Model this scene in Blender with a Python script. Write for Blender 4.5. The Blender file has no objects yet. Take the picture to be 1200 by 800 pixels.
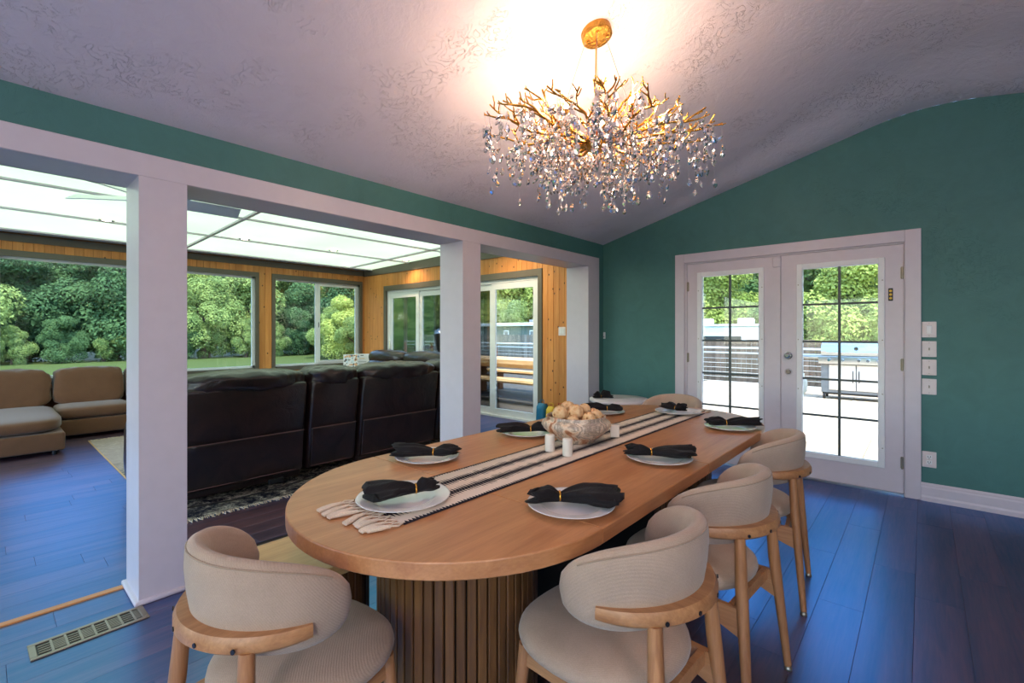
import bpy, bmesh, math, random
from mathutils import Vector, Matrix, noise
from math import pi, sin, cos, radians, sqrt

S = bpy.context.scene
COL = S.collection
random.seed(7)

# ------------------------------------------------------------------ camera, world, sun, exposure
EYE = 1.33
cam_data = bpy.data.cameras.new('camera')
cam = bpy.data.objects.new('camera', cam_data); COL.objects.link(cam)
cam.location = (0, 0, EYE)
cam.rotation_euler = (pi/2, 0, radians(41.32))
cam_data.sensor_width = 36; cam_data.lens = 548/1200*36
cam_data.shift_y = -10/1200
cam_data.clip_start = .03; cam_data.clip_end = 400
S.camera = cam

S.view_settings.view_transform = 'Standard'; S.view_settings.look = 'None'
S.view_settings.gamma = 1; S.view_settings.use_curve_mapping = False
S.view_settings.exposure = 0.58

W = bpy.data.worlds.new('world'); S.world = W; W.use_nodes = True
wn = W.node_tree; wn.nodes.clear()
sky = wn.nodes.new('ShaderNodeTexSky'); sky.sky_type = 'NISHITA'; sky.sun_disc = False
sky.sun_elevation = radians(56); sky.sun_rotation = radians(105); sky.ozone_density = 3.5; sky.air_density = 1.2; sky.dust_density = .5
bgn = wn.nodes.new('ShaderNodeBackground'); bgn.inputs['Strength'].default_value = .75
outw = wn.nodes.new('ShaderNodeOutputWorld')
wn.links.new(sky.outputs[0], bgn.inputs[0]); wn.links.new(bgn.outputs[0], outw.inputs[0])

def light(name, typ, loc, energy, color=(1,1,1), **kw):
    d = bpy.data.lights.new(name, typ); d.energy = energy; d.color = color
    for k, v in kw.items():
        if k != 'aim': setattr(d, k, v)
    o = bpy.data.objects.new(name, d); o.location = loc; COL.objects.link(o)
    if 'aim' in kw: o.rotation_euler = Vector(kw['aim']).to_track_quat('-Z', 'Y').to_euler()
    return o
light('sun', 'SUN', (0,0,20), 5.6, (1,.96,.88), angle=radians(.6), aim=(-.55,.16,-1.0))
# unseen point lights added behind and beside the camera as room fill
light('fill_light', 'POINT', (0.9,-2.3,2.15), 84, (1,.90,.95), shadow_soft_size=.22)
light('fill_light', 'POINT', (2.6,-0.6,2.15), 54, (1,.90,.95), shadow_soft_size=.22)
CHANDELIER_W = 3.7      # watts for each bulb

# ------------------------------------------------------------------ materials
MATS = {}
def lin(c):
    return tuple(((v/255)/12.92 if v/255 <= .04045 else ((v/255+.055)/1.055)**2.4) for v in c)
class NT:
    def __init__(s, name):
        s.m = bpy.data.materials.new(name); s.m.use_nodes = True; s.t = s.m.node_tree
        s.b = s.t.nodes['Principled BSDF']; s.out = s.t.nodes['Material Output']
        MATS[name] = s.m
    def n(s, typ, **kw):
        x = s.t.nodes.new(typ)
        for k, v in kw.items():
            if k.startswith('i_'):
                key = k[2:]; key = int(key) if key.isdigit() else key.replace('_', ' ')
                x.inputs[key].default_value = v
            else: setattr(x, k, v)
        return x
    def l(s, a, b): s.t.links.new(a, b)
    def coords(s, scale=(1,1,1), kind='Object', rot=(0,0,0)):
        tc = s.n('ShaderNodeTexCoord'); mp = s.n('ShaderNodeMapping')
        mp.inputs['Scale'].default_value = scale; mp.inputs['Rotation'].default_value = rot
        s.l(tc.outputs[kind], mp.inputs[0]); return mp.outputs[0]
    def noise(s, co, scale=5, detail=4, rough=.55, dist=0):
        x = s.n('ShaderNodeTexNoise'); x.inputs['Scale'].default_value = scale; x.inputs['Detail'].default_value = detail
        x.inputs['Roughness'].default_value = rough; x.inputs['Distortion'].default_value = dist
        if co is not None: s.l(co, x.inputs['Vector'])
        return x.outputs[0]
    def ramp(s, fac, stops, interp='LINEAR'):
        r = s.n('ShaderNodeValToRGB'); cr = r.color_ramp; cr.interpolation = interp
        while len(cr.elements) < len(stops): cr.elements.new(.5)
        for e, (p, c) in zip(cr.elements, stops):
            e.position = p; e.color = (*c, 1) if len(c) == 3 else c
        s.l(fac, r.inputs[0]); return r.outputs[0]
    def bump(s, h, strength=.3, dist=.01):
        b = s.n('ShaderNodeBump'); b.inputs['Strength'].default_value = strength; b.inputs['Distance'].default_value = dist
        s.l(h, b.inputs['Height']); s.l(b.outputs[0], s.b.inputs['Normal']); return b
    def math(s, op, a, b=None, c=None):
        x = s.n('ShaderNodeMath', operation=op)
        for i, v in enumerate((a, b, c)):
            if v is None: continue
            if isinstance(v, (int, float)): x.inputs[i].default_value = v
            else: s.l(v, x.inputs[i])
        return x.outputs[0]
    def mix(s, fac, a, b, mode='MIX'):
        x = s.n('ShaderNodeMix', data_type='RGBA', blend_type=mode)
        for i, v in ((0, fac), (6, a), (7, b)):
            if isinstance(v, (int, float)): x.inputs[i].default_value = v
            elif isinstance(v, tuple): x.inputs[i].default_value = (*v, 1) if len(v) == 3 else v
            else: s.l(v, x.inputs[i])
        return x.outputs[2]
    def rnd(s):
        return s.n('ShaderNodeObjectInfo').outputs['Random']
def P(nt, color=None, rough=.5, metal=0, spec=.5, **kw):
    b = nt.b
    if color is not None:
        if isinstance(color, tuple): b.inputs['Base Color'].default_value = (*color, 1)
        else: nt.l(color, b.inputs['Base Color'])
    b.inputs['Roughness'].default_value = rough; b.inputs['Metallic'].default_value = metal
    b.inputs['Specular IOR Level'].default_value = spec
    for k, v in kw.items(): b.inputs[k.replace('_', ' ')].default_value = v
    return nt.m
def plain(name, rgb, rough=.5, metal=0, var=.06, scale=14, bump=.0, **kw):
    nt = NT(name); c = lin(rgb); co = nt.coords()
    n_ = nt.noise(co, scale, 3)
    lo = tuple(v*(1-var) for v in c); hi = tuple(min(1, v*(1+var)) for v in c)
    P(nt, nt.ramp(n_, [(.3, lo), (.7, hi)]), rough, metal, **kw)
    if bump: nt.bump(nt.noise(co, scale*8, 3), bump, .003)
    return nt.m
def wood(name, dark, light_, axis='Y', scale=1, rough=.45, knots=0, rnd=.0, spec=.4, fine=1, bump=.15, tint=None):
    nt = NT(name)
    st = {'X': (.6,9,9), 'Y': (9,.6,9), 'Z': (9,9,.6)}[axis]
    co = nt.coords(tuple(v*scale for v in st))
    r = nt.rnd()
    off = nt.n('ShaderNodeVectorMath', operation='ADD'); nt.l(co, off.inputs[0])
    cb = nt.n('ShaderNodeCombineXYZ')
    for i in range(3): nt.l(nt.math('MULTIPLY', r, 37.0+i*11), cb.inputs[i])
    nt.l(cb.outputs[0], off.inputs[1]); co = off.outputs[0]
    a = nt.noise(co, 1.6, 5, .6, .7); f = nt.noise(co, 7*fine, 4, .6, .2)
    m = nt.math('ADD', nt.math('MULTIPLY', a, .65), nt.math('MULTIPLY', f, .35))
    c = nt.ramp(m, [(.3, lin(dark)), (.5, tuple((x+y)/2 for x, y in zip(lin(dark), lin(light_)))), (.68, lin(light_))])
    if rnd:
        v = nt.math('ADD', nt.math('MULTIPLY', r, rnd*2), 1-rnd)
        hsv = nt.n('ShaderNodeHueSaturation'); nt.l(v, hsv.inputs['Value']); nt.l(c, hsv.inputs['Color']); c = hsv.outputs[0]
    if knots:
        sp = nt.n('ShaderNodeSeparateXYZ'); nt.l(nt.coords(), sp.inputs[0]); k2 = nt.n('ShaderNodeCombineXYZ')
        nt.l(nt.math('ADD', sp.outputs[0], sp.outputs[1]), k2.inputs[0]); nt.l(nt.math('MULTIPLY', sp.outputs[2], .8), k2.inputs[1])
        o2 = nt.n('ShaderNodeVectorMath', operation='ADD'); nt.l(k2.outputs[0], o2.inputs[0]); nt.l(cb.outputs[0], o2.inputs[1])
        v = nt.n('ShaderNodeTexVoronoi', feature='F1', voronoi_dimensions='2D'); v.inputs['Scale'].default_value = knots; nt.l(o2.outputs[0], v.inputs['Vector'])
        k = nt.ramp(v.outputs['Distance'], [(.035, (1,1,1)), (.055, (0,0,0))])
        c = nt.mix(k, c, lin((70,38,16)))
    P(nt, c, rough, 0, spec)
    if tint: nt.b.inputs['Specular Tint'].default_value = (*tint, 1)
    if bump: nt.bump(f, bump, .002)
    return nt.m
def fabric(name, rgb, rough=.9, scale=420, var=.12):
    nt = NT(name); co = nt.coords()
    w1 = nt.n('ShaderNodeTexWave', wave_type='BANDS', bands_direction='DIAGONAL'); w1.inputs['Scale'].default_value = scale/6; w1.inputs['Distortion'].default_value = 1.5; nt.l(co, w1.inputs[0])
    n1 = nt.noise(co, scale, 2); n2 = nt.noise(co, 9, 3)
    c = lin(rgb); m = nt.math('ADD', nt.math('MULTIPLY', n1, .6), nt.math('MULTIPLY', n2, .4))
    P(nt, nt.ramp(m, [(.3, tuple(v*(1-var*1.6) for v in c)), (.7, tuple(min(1, v*(1+var)) for v in c))]), rough, 0, .2)
    nt.b.inputs['Sheen Weight'].default_value = .25
    nt.bump(nt.math('ADD', w1.outputs[1], n1), .25, .0015)
    return nt.m

def plaster(name, rgb, strength, dist, var=.06):
    nt = NT(name); co = nt.coords()
    n1 = nt.noise(co, 6, 6, .6, 1.2); n2 = nt.noise(co, 45, 4, .6, .5)
    msk = nt.ramp(nt.noise(co, 2.2, 3, .5, .5), [(.50, (0,0,0)), (.68, (1,1,1))])
    rid = nt.ramp(nt.noise(co, 11, 4, .55, 2.2), [(.485, (0,0,0)), (.5, (1,1,1)), (.515, (0,0,0))])
    h = nt.math('ADD', nt.math('MULTIPLY', n1, .22), nt.math('MULTIPLY', n2, .1))
    h = nt.math('ADD', h, nt.math('MULTIPLY', nt.math('MULTIPLY', rid, msk), -.50))
    c = lin(rgb)
    P(nt, nt.ramp(n1, [(.3, tuple(v*(1-var) for v in c)), (.7, tuple(min(1, v*(1+var)) for v in c))]), .55, 0, .4)
    nt.bump(h, strength, dist)
    return nt.m
M_CEIL = plaster('ceiling_plaster', (232,222,232), .75, .03, .02)
M_TEAL = plaster('teal_plaster', (72,120,116), .35, .02, .07)
M_TRIM = plain('painted_trim', (208,198,206), .35, var=.02)
M_WHITE = plain('white_vinyl', (232,232,234), .35, var=.02)
M_BROWN = plain('dark_window_trim', (98,90,78), .5, var=.05)
M_FLOOR = wood('dark_vinyl_plank', (60,34,34), (126,82,78), 'Y', .8, .31, 0, .15, 1.0, 1.6, .25, (.14,.48,1))  # blue specular tint puts the bluish daylight sheen into the plank material
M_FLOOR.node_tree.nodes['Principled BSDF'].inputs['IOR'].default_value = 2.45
M_GAP = plain('plank_joint', (44,28,28), .6)
M_PINE = wood('knotty_pine', (190,114,54), (222,154,86), 'Z', 1, .5, 4.2, .12, .4, 1, .1)
M_PINEGAP = plain('pine_groove', (120,74,34), .8)
M_OAK = wood('oak_veneer', (164,104,62), (202,142,94), 'Y', .9, .36, 0, .03, .5, 2, .08)
M_BENCH = wood('light_oak', (176,134,84), (212,172,116), 'Y', .9, .42, 0, 0, .4, 2, .08)
M_SLAT = wood('walnut_slat', (76,48,24), (122,82,44), 'Z', 1.2, .45, 0, .14, .4, 1.5, .1)
M_DARK = plain('black_backing', (14,11,9), .8)
M_ASH = wood('ash_wood', (150,98,60), (192,138,92), 'Y', 2.2, .4, 0, .04, .45, 1.2, .05)
M_ASHZ = wood('ash_leg', (144,92,56), (186,132,88), 'Z', 2.2, .4, 0, .04, .45, 1.2, .05)
M_CHAIR = fabric('oatmeal_tweed', (176,150,130))
M_PIPE = fabric('oatmeal_piping', (160,134,112))
M_SOFA = fabric('brown_linen', (104,70,50), scale=260)
M_NAPKIN = fabric('black_cloth', (24,20,23), .75, 300)
M_NAPKIN.node_tree.nodes['Principled BSDF'].inputs['Sheen Weight'].default_value = .04
M_CREAM = fabric('cream_cotton', (226,206,182), .9, 260)
M_PLATE = plain('white_porcelain', (226,222,222), .12, var=.01)
M_GOLD = plain('brushed_gold', (222,164,72), .22, 1.0, .05)
M_CERAMIC = plain('white_ceramic', (226,214,202), .35, var=.03)
M_STEEL = plain('stainless_steel', (196,198,200), .28, 1.0, .03)
M_CHROME = plain('chrome', (220,220,222), .12, 1.0, .02)
M_BLACKP = plain('black_plastic', (24,24,26), .4)
M_GREYP = plain('grey_side', (120,122,124), .5)
M_MUNTIN = plain('dark_grille', (72,80,80), .45)
M_PLATEW = plain('switch_plate', (226,214,214), .35, var=.02)
M_VENT = plain('vent_metal', (150,140,126), .35, .7)
M_OAKSTRIP = wood('threshold_oak', (176,112,64), (214,150,96), 'Y', 1, .4)
M_BLUE = plain('blue_bag', (20,110,150), .5); M_YELLOW = plain('yellow_bag', (226,186,50), .5)
M_RED = plain('red_print', (190,60,50), .5); M_BALL = None
M_BARK = plain('bark', (72,58,44), .9, var=.3, scale=6, bump=.5)
M_RAILW = plain('white_rail', (214,214,210), .5)
M_TANK = plain('tank_white', (214,212,200), .4)
M_TRAILER = plain('trailer_white', (226,230,232), .5)
M_SHED = plain('shed_green_grey', (98,112,108), .6)
M_LOG = wood('log_slab', (196,140,84), (236,196,142), 'X', .6, .6, 0, .1)
M_LOGD = wood('log_leg', (92,54,30), (140,90,54), 'Z', .6, .7)
M_DECKB = wood('deck_board', (56,48,42), (100,90,80), 'X', .5, .6, 0, .15)
M_FENCE = wood('fence_board', (92,90,84), (138,134,126), 'Z', .6, .8, 0, .2)
M_FENCEB = wood('fence_board_brown', (92,76,64), (136,116,100), 'Z', .6, .8, 0, .2)
M_POST = wood('rail_post_wood', (120,70,44), (160,104,70), 'Z', .7, .7)

def m_leather():
    nt = NT('black_leather'); co = nt.coords()
    n1 = nt.noise(co, 5, 4, .6, .8); n2 = nt.noise(co, 120, 3)
    c = nt.ramp(n1, [(.3, lin((20,16,17))), (.75, lin((52,34,31)))])
    P(nt, c, .30, 0, .6)
    nt.bump(nt.math('ADD', nt.math('MULTIPLY', n1, .9), nt.math('MULTIPLY', n2, .08)), .5, .02)
    return nt.m
M_LEATHER = m_leather()
M_STITCH = plain('dark_stitching', (112,80,76), .6)
def m_glass(name, tint=(1,1,1), gloss=1.0):
    nt = NT(name); nt.t.nodes.remove(nt.b)
    tr = nt.n('ShaderNodeBsdfTransparent'); tr.inputs[0].default_value = (*tint, 1)
    gl = nt.n('ShaderNodeBsdfGlossy'); gl.inputs['Roughness'].default_value = .02
    fr = nt.n('ShaderNodeFresnel'); fr.inputs[0].default_value = 1.45
    mx = nt.n('ShaderNodeMixShader'); nt.l(nt.math('MULTIPLY', fr.outputs[0], gloss), mx.inputs[0])
    nt.l(tr.outputs[0], mx.inputs[1]); nt.l(gl.outputs[0], mx.inputs[2]); nt.l(mx.outputs[0], nt.out.inputs[0])
    return nt.m
M_GLASS = m_glass('window_glass', (.93,.97,.94), .9)
def m_crystal():
    nt = NT('cut_crystal'); nt.t.nodes.remove(nt.b)
    tr = nt.n('ShaderNodeBsdfTransparent')
    rf = nt.n('ShaderNodeBsdfRefraction'); rf.inputs['IOR'].default_value = 1.5; rf.inputs['Roughness'].default_value = .0
    gl = nt.n('ShaderNodeBsdfGlossy'); gl.inputs['Roughness'].default_value = .03
    a = nt.n('ShaderNodeMixShader'); a.inputs[0].default_value = .5; nt.l(tr.outputs[0], a.inputs[1]); nt.l(rf.outputs[0], a.inputs[2])
    fr = nt.n('ShaderNodeFresnel'); fr.inputs[0].default_value = 1.7
    b = nt.n('ShaderNodeMixShader'); nt.l(nt.math('ADD', fr.outputs[0], .24), b.inputs[0]); nt.l(a.outputs[0], b.inputs[1]); nt.l(gl.outputs[0], b.inputs[2])
    nt.l(b.outputs[0], nt.out.inputs[0]); return nt.m
M_CRYSTAL = m_crystal()
def m_emit(name, rgb, s):
    nt = NT(name); nt.t.nodes.remove(nt.b); e = nt.n('ShaderNodeEmission'); e.inputs[0].default_value = (*rgb, 1); e.inputs[1].default_value = s
    nt.l(e.outputs[0], nt.out.inputs[0]); return nt.m
M_BULB = m_emit('warm_bulb', (1,.72,.4), 60)
M_CAN = m_emit('can_light', (1,.8,.6), 9)
def m_roofpanel():
    nt = NT('translucent_roof_panel'); nt.t.nodes.remove(nt.b)
    t = nt.n('ShaderNodeBsdfTranslucent'); d = nt.n('ShaderNodeBsdfDiffuse'); a = nt.n('ShaderNodeAddShader')
    co = nt.coords(); n1 = nt.noise(co, .8, 3)
    c = nt.ramp(n1, [(.3, (.185,.22,.12)), (.7, (.235,.255,.15))])
    nt.l(c, t.inputs[0]); d.inputs[0].default_value = (.50,.52,.44,1)
    nt.l(t.outputs[0], a.inputs[0]); nt.l(d.outputs[0], a.inputs[1]); nt.l(a.outputs[0], nt.out.inputs[0]); return nt.m
M_ROOFP = m_roofpanel()
def m_leaf(name, c1, c2):
    nt = NT(name); nt.t.nodes.remove(nt.b)
    t = nt.n('ShaderNodeBsdfTranslucent'); d = nt.n('ShaderNodeBsdfDiffuse'); a = nt.n('ShaderNodeMixShader'); a.inputs[0].default_value = .3
    co = nt.coords(); n1 = nt.noise(co, .9, 4, .6)
    r = nt.rnd(); f = nt.math('ADD', nt.math('MULTIPLY', n1, .8), nt.math('MULTIPLY', r, .2))
    c = nt.ramp(f, [(.3, lin(c1)), (.7, lin(c2))])
    nt.l(c, t.inputs[0]); nt.l(c, d.inputs[0]); nt.l(d.outputs[0], a.inputs[1]); nt.l(t.outputs[0], a.inputs[2]); nt.l(a.outputs[0], nt.out.inputs[0]); return nt.m
M_LEAF = [m_leaf('leaf_mid_green', (84,112,68), (156,172,104)), m_leaf('leaf_yellow_green', (120,140,66), (198,204,118)), m_leaf('leaf_dark_green', (50,78,56), (100,128,84))]
def m_ground(name, c1, c2, scale):
    nt = NT(name); co = nt.coords(); P(nt, nt.ramp(nt.noise(co, scale, 6, .65), [(.3, lin(c1)), (.7, lin(c2))]), .95, 0, .1)
    nt.bump(nt.noise(co, scale*3, 5), .6, .3); return nt.m
M_HILL = m_ground('hillside', (34,60,36), (84,112,58), .35)
M_WATER = NT('river_water'); P(M_WATER, lin((74,86,48)), .7, 0, .05); M_WATER.bump(M_WATER.noise(M_WATER.coords((1,1,1)), 3, 3), .1, .03); M_WATER = M_WATER.m
M_PAVER = plain('pale_paver', (206,178,150), .8, var=.1, scale=5)
def m_runner():
    nt = NT('striped_runner_weave'); tc = nt.n('ShaderNodeTexCoord'); sp = nt.n('ShaderNodeSeparateXYZ'); nt.l(tc.outputs['Object'], sp.inputs[0])
    x, y = sp.outputs[0], sp.outputs[1]
    saw = nt.math('PINGPONG', nt.math('MULTIPLY', y, 150), 1.0)            # teeth
    n1 = nt.noise(nt.coords((1,9,1)), 3, 3)
    fac = None
    for cx, w, t in ((-.147,.006,.022), (.147,.006,.022), (-.05,.007,.05), (.05,.007,.05)):
        d = nt.math('ABSOLUTE', nt.math('SUBTRACT', x, cx))
        thr = nt.math('ADD', nt.math('MULTIPLY', nt.math('MULTIPLY', saw, n1), t*1.3), w*.6)
        m = nt.math('LESS_THAN', d, thr)
        fac = m if fac is None else nt.math('MAXIMUM', fac, m)
    w = nt.n('ShaderNodeTexWave', bands_direction='Y'); w.inputs['Scale'].default_value = 90; nt.l(tc.outputs['Object'], w.inputs[0])
    c = nt.mix(fac, lin((228,210,192)), lin((38,34,42)))
    P(nt, c, .9, 0, .2); nt.bump(nt.math('ADD', w.outputs[1], nt.math('MULTIPLY', fac, 1.5)), .4, .002); return nt.m
M_RUNNER = m_runner()
def m_marble():
    nt = NT('marbled_glaze'); co = nt.coords((1,1,.28)); n1 = nt.noise(co, 13, 5, .6, 1.1)
    P(nt, nt.ramp(n1, [(.32, lin((120,70,46))), (.40, lin((186,124,88))), (.47, lin((222,196,170))), (.55, lin((140,122,112))), (.62, lin((226,206,186))), (.7, lin((160,104,72)))]), .3, 0, .5); return nt.m
M_MARBLE = m_marble()
def m_ball():
    nt = NT('pitted_shell'); co = nt.coords(); v = nt.n('ShaderNodeTexVoronoi'); v.inputs['Scale'].default_value = 48; nt.l(co, v.inputs['Vector'])
    c = nt.ramp(v.outputs['Distance'], [(.1, lin((128,70,34))), (.32, lin((214,164,114))), (.7, lin((228,190,146)))])
    P(nt, c, .75, 0, .2); nt.bump(v.outputs['Distance'], .8, .01); return nt.m
M_BALL = m_ball()
def m_rug():
    nt = NT('woven_rug_pattern'); co = nt.coords((1,1,1)); n1 = nt.noise(co, 7, 6, .75, 1.0); n2 = nt.noise(co, 60, 2)
    c = nt.ramp(nt.math('ADD', nt.math('MULTIPLY', n1, .75), nt.math('MULTIPLY', n2, .25)), [(.44, lin((30,30,42))), (.52, lin((120,112,104))), (.6, lin((196,184,164)))])
    sx = nt.n('ShaderNodeSeparateXYZ'); nt.l(nt.coords(), sx.inputs[0])
    c = nt.mix(nt.ramp(nt.math('ADD', nt.math('MULTIPLY', sx.outputs[0], -.5), nt.math('MULTIPLY', n1, .9)), [(.25, (0,0,0)), (.6, (.8,.8,.8))]), c, lin((176,156,150)))
    P(nt, c, .95, 0, .1); nt.bump(n2, .5, .004); return nt.m
M_RUG = m_rug()
M_RUGEDGE = plain('rug_binding', (190,150,112), .9)
def m_goldleaf():
    nt = NT('hammered_gold'); co = nt.coords(); v = nt.n('ShaderNodeTexVoronoi'); v.inputs['Scale'].default_value = 90; nt.l(co, v.inputs['Vector'])
    P(nt, lin((186,136,62)), .32, 1); nt.bump(v.outputs['Distance'], 1, .004); return nt.m
M_GOLDH = m_goldleaf()
def m_print(name, cols, scale):
    nt = NT(name); co = nt.coords(); v = nt.n('ShaderNodeTexVoronoi'); v.inputs['Scale'].default_value = scale; nt.l(co, v.inputs['Vector'])
    hs = nt.n('ShaderNodeSeparateColor'); nt.l(v.outputs['Color'], hs.inputs[0])
    P(nt, nt.ramp(hs.outputs[0], [(i/len(cols), lin(c)) for i, c in enumerate(cols)], 'CONSTANT'), .6); return nt.m
M_PHOTOS = m_print('photo_collage', [(232,230,230), (220,170,130), (150,160,160), (232,230,230), (90,80,80), (210,220,226)], 30)

# ------------------------------------------------------------------ mesh helpers
class MB:
    def __init__(s): s.v = []; s.f = []; s.sm = []
    def add(s, vs, fs, smooth=False):
        o = len(s.v); s.v += [tuple(v) for v in vs]; s.f += [tuple(i+o for i in f) for f in fs]; s.sm += [smooth]*len(fs); return s
    def box(s, x0, x1, y0, y1, z0, z1, bev=0):
        if x0 > x1: x0, x1 = x1, x0
        if y0 > y1: y0, y1 = y1, y0
        if z0 > z1: z0, z1 = z1, z0
        if bev <= 0:
            vs = [(x,y,z) for z in (z0,z1) for y in (y0,y1) for x in (x0,x1)]
            return s.add(vs, [(0,2,3,1),(4,5,7,6),(0,1,5,4),(2,6,7,3),(0,4,6,2),(1,3,7,5)])
        bm = bmesh.new(); bmesh.ops.create_cube(bm, size=1)
        for v in bm.verts: v.co = Vector(((x0+x1)/2+v.co.x*(x1-x0), (y0+y1)/2+v.co.y*(y1-y0), (z0+z1)/2+v.co.z*(z1-z0)))
        bev = min(bev, .45*min(x1-x0, y1-y0, z1-z0))
        bmesh.ops.bevel(bm, geom=bm.edges[:], offset=bev, segments=1 if bev < .006 else 3, affect='EDGES', profile=.5)
        bm.verts.index_update(); s.add([v.co for v in bm.verts], [tuple(v.index for v in f.verts) for f in bm.faces], bev >= .006); bm.free(); return s
    def tube(s, pts, rad, seg=8, cap=True, smooth=True, flat=None):
        pts = [Vector(p) for p in pts]; n = len(pts)
        if not isinstance(rad, (list, tuple)): rad = [rad]*n
        up = Vector((0,0,1)); t0 = (pts[1]-pts[0]).normalized()
        if abs(t0.dot(up)) > .95: up = Vector((1,0,0))
        vs = []; fs = []
        side = t0.cross(up).normalized()
        for i, p in enumerate(pts):
            t = (pts[min(i+1,n-1)]-pts[max(i-1,0)]).normalized()
            side = (side - t*side.dot(t)).normalized(); u2 = side.cross(t)
            for k in range(seg):
                a = 2*pi*k/seg; r1 = rad[i]; r2 = r1*(flat or 1)
                vs.append(p + side*cos(a)*r1 + u2*sin(a)*r2)
        for i in range(n-1):
            for k in range(seg):
                a = i*seg+k; b = i*seg+(k+1)%seg; fs.append((a, a+seg, b+seg, b))
        s.add(vs, fs, smooth)
        if cap:
            s.add(vs[:seg], [tuple(range(seg))], False); s.add(vs[-seg:], [tuple(range(seg-1,-1,-1))], False)
        return s
    def lathe(s, prof, c=(0,0,0), seg=32, smooth=True, caps=False):
        vs = []; fs = []; n = len(prof)
        for k in range(seg):
            a = 2*pi*k/seg
            for r, z in prof: vs.append((c[0]+r*cos(a), c[1]+r*sin(a), c[2]+z))
        for k in range(seg):
            for i in range(n-1):
                a = k*n+i; b = ((k+1)%seg)*n+i; fs.append((a, b, b+1, a+1))
        s.add(vs, fs, smooth)
        if caps:
            for i in (0, n-1):
                r, z = prof[i]
                if r > 1e-5:
                    ring = [(c[0]+r*cos(2*pi*k/seg), c[1]+r*sin(2*pi*k/seg), c[2]+z) for k in range(seg)]
                    s.add(ring, [tuple(range(seg)) if i else tuple(range(seg-1,-1,-1))], False)
        return s
    def prism(s, poly, z0, z1):
        n = len(poly); vs = [(x,y,z0) for x,y in poly]+[(x,y,z1) for x,y in poly]
        fs = [tuple(range(n-1,-1,-1)), tuple(range(n,2*n))]+[(i,(i+1)%n,n+(i+1)%n,n+i) for i in range(n)]
        return s.add(vs, fs)
    def grid(s, fn, nu, nv, closeu=False, closev=False, smooth=True):
        vs = [fn(i, j) for i in range(nu) for j in range(nv)]; fs = []
        for i in range(nu if closeu else nu-1):
            for j in range(nv if closev else nv-1):
                a = i*nv+j; b = ((i+1)%nu)*nv+j; c = ((i+1)%nu)*nv+(j+1)%nv; d = i*nv+(j+1)%nv
                fs.append((a,b,c,d))
        return s.add(vs, fs, smooth)
    def sphere(s, c, r, seg=16, rings=10, sq=(1,1,1)):
        prof = [(max(1e-4, sin(pi*i/rings))*r*sq[0], -cos(pi*i/rings)*r*sq[2]) for i in range(rings+1)]
        return s.lathe(prof, c, seg)
    def mesh(s, name, mat):
        me = bpy.data.meshes.new(name); me.from_pydata(s.v, [], s.f); me.update()
        me.polygons.foreach_set('use_smooth', s.sm); me.materials.append(mat)
        return me
    def build(s, name, mat, parent=None, fix=False):
        me = s.mesh(name, mat)
        if fix:
            bm = bmesh.new(); bm.from_mesh(me); bmesh.ops.remove_doubles(bm, verts=bm.verts[:], dist=1e-5); bmesh.ops.recalc_face_normals(bm, faces=bm.faces[:]); bm.to_mesh(me); bm.free()
        return put(name, me, parent)
def put(name, me, parent=None, loc=(0,0,0), rz=0):
    o = bpy.data.objects.new(name, me); COL.objects.link(o); o.location = loc; o.rotation_euler = (0,0,rz)
    if parent is not None: o.parent = parent
    return o
def smooth_angle(o, deg=35):
    me = o.data; bm = bmesh.new(); bm.from_mesh(me)
    bmesh.ops.recalc_face_normals(bm, faces=bm.faces[:])
    for f in bm.faces: f.smooth = True
    for e in bm.edges:
        if len(e.link_faces) == 2 and e.calc_face_angle(0) > radians(deg): e.smooth = False
    bm.to_mesh(me); bm.free(); return o
def empty(name, loc=(0,0,0), rz=0):
    o = bpy.data.objects.new(name, None); o.location = loc; o.rotation_euler = (0,0,rz); o.empty_display_size = .1; COL.objects.link(o); return o
def tag(o, label=None, cat=None, group=None, kind=None):
    if label: o['label'] = label
    if cat: o['category'] = cat
    if group: o['group'] = group
    if kind: o['kind'] = kind
    return o
def struct(o, label=None): return tag(o, label, None, None, 'structure')
def kids(o): return [c for c in bpy.data.objects if c.parent == o]
CHILD = {}
def copy_tree(o, parent=None):
    c = o.copy(); COL.objects.link(c); c.parent = parent
    for ch in list(o.children): copy_tree(ch, c)
    return c
def box(name, mat, x0, x1, y0, y1, z0, z1, parent=None, bev=0):
    return MB().box(x0,x1,y0,y1,z0,z1,bev).build(name, mat, parent)

# ================================================================== SETTING
XL, XB = -2.90, -3.17           # left wall front face and back face
YF = 4.964                      # far gable wall
YN, XR = -3.6, 3.3              # room behind and beside the camera
XS, YS = -8.93, 5.40            # sunroom window wall and pine wall
BEAM0, FASC1, WTOP = 2.10, 2.215, 2.39

# floors: sub-slab plus individual planks
def floor_planks(root, x0, x1, y0, y1, w=.182, L=1.22, seedv=1):
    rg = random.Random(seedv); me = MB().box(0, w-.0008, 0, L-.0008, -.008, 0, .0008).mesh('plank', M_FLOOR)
    cut = {}
    n = 0; x = x0; row = 0
    while x < x1-.02:
        y = y0 - rg.random()*L
        while y < y1:
            a, b = max(y, y0), min(y+L, y1)
            if b-a > .03:
                if b-a < L-.001 or x+w > x1:
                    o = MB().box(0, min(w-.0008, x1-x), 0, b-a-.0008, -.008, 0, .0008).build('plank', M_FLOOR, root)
                    o.location = (x, a, 0)
                else: o = put('plank', me, root, (x, a, 0))
            y += L; n += 1
        x += w; row += 1
    return n
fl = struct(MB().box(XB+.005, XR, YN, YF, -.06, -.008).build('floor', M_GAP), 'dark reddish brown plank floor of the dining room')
floor_planks(fl, XB+.045, XR, -.7, YF, seedv=3)
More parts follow.
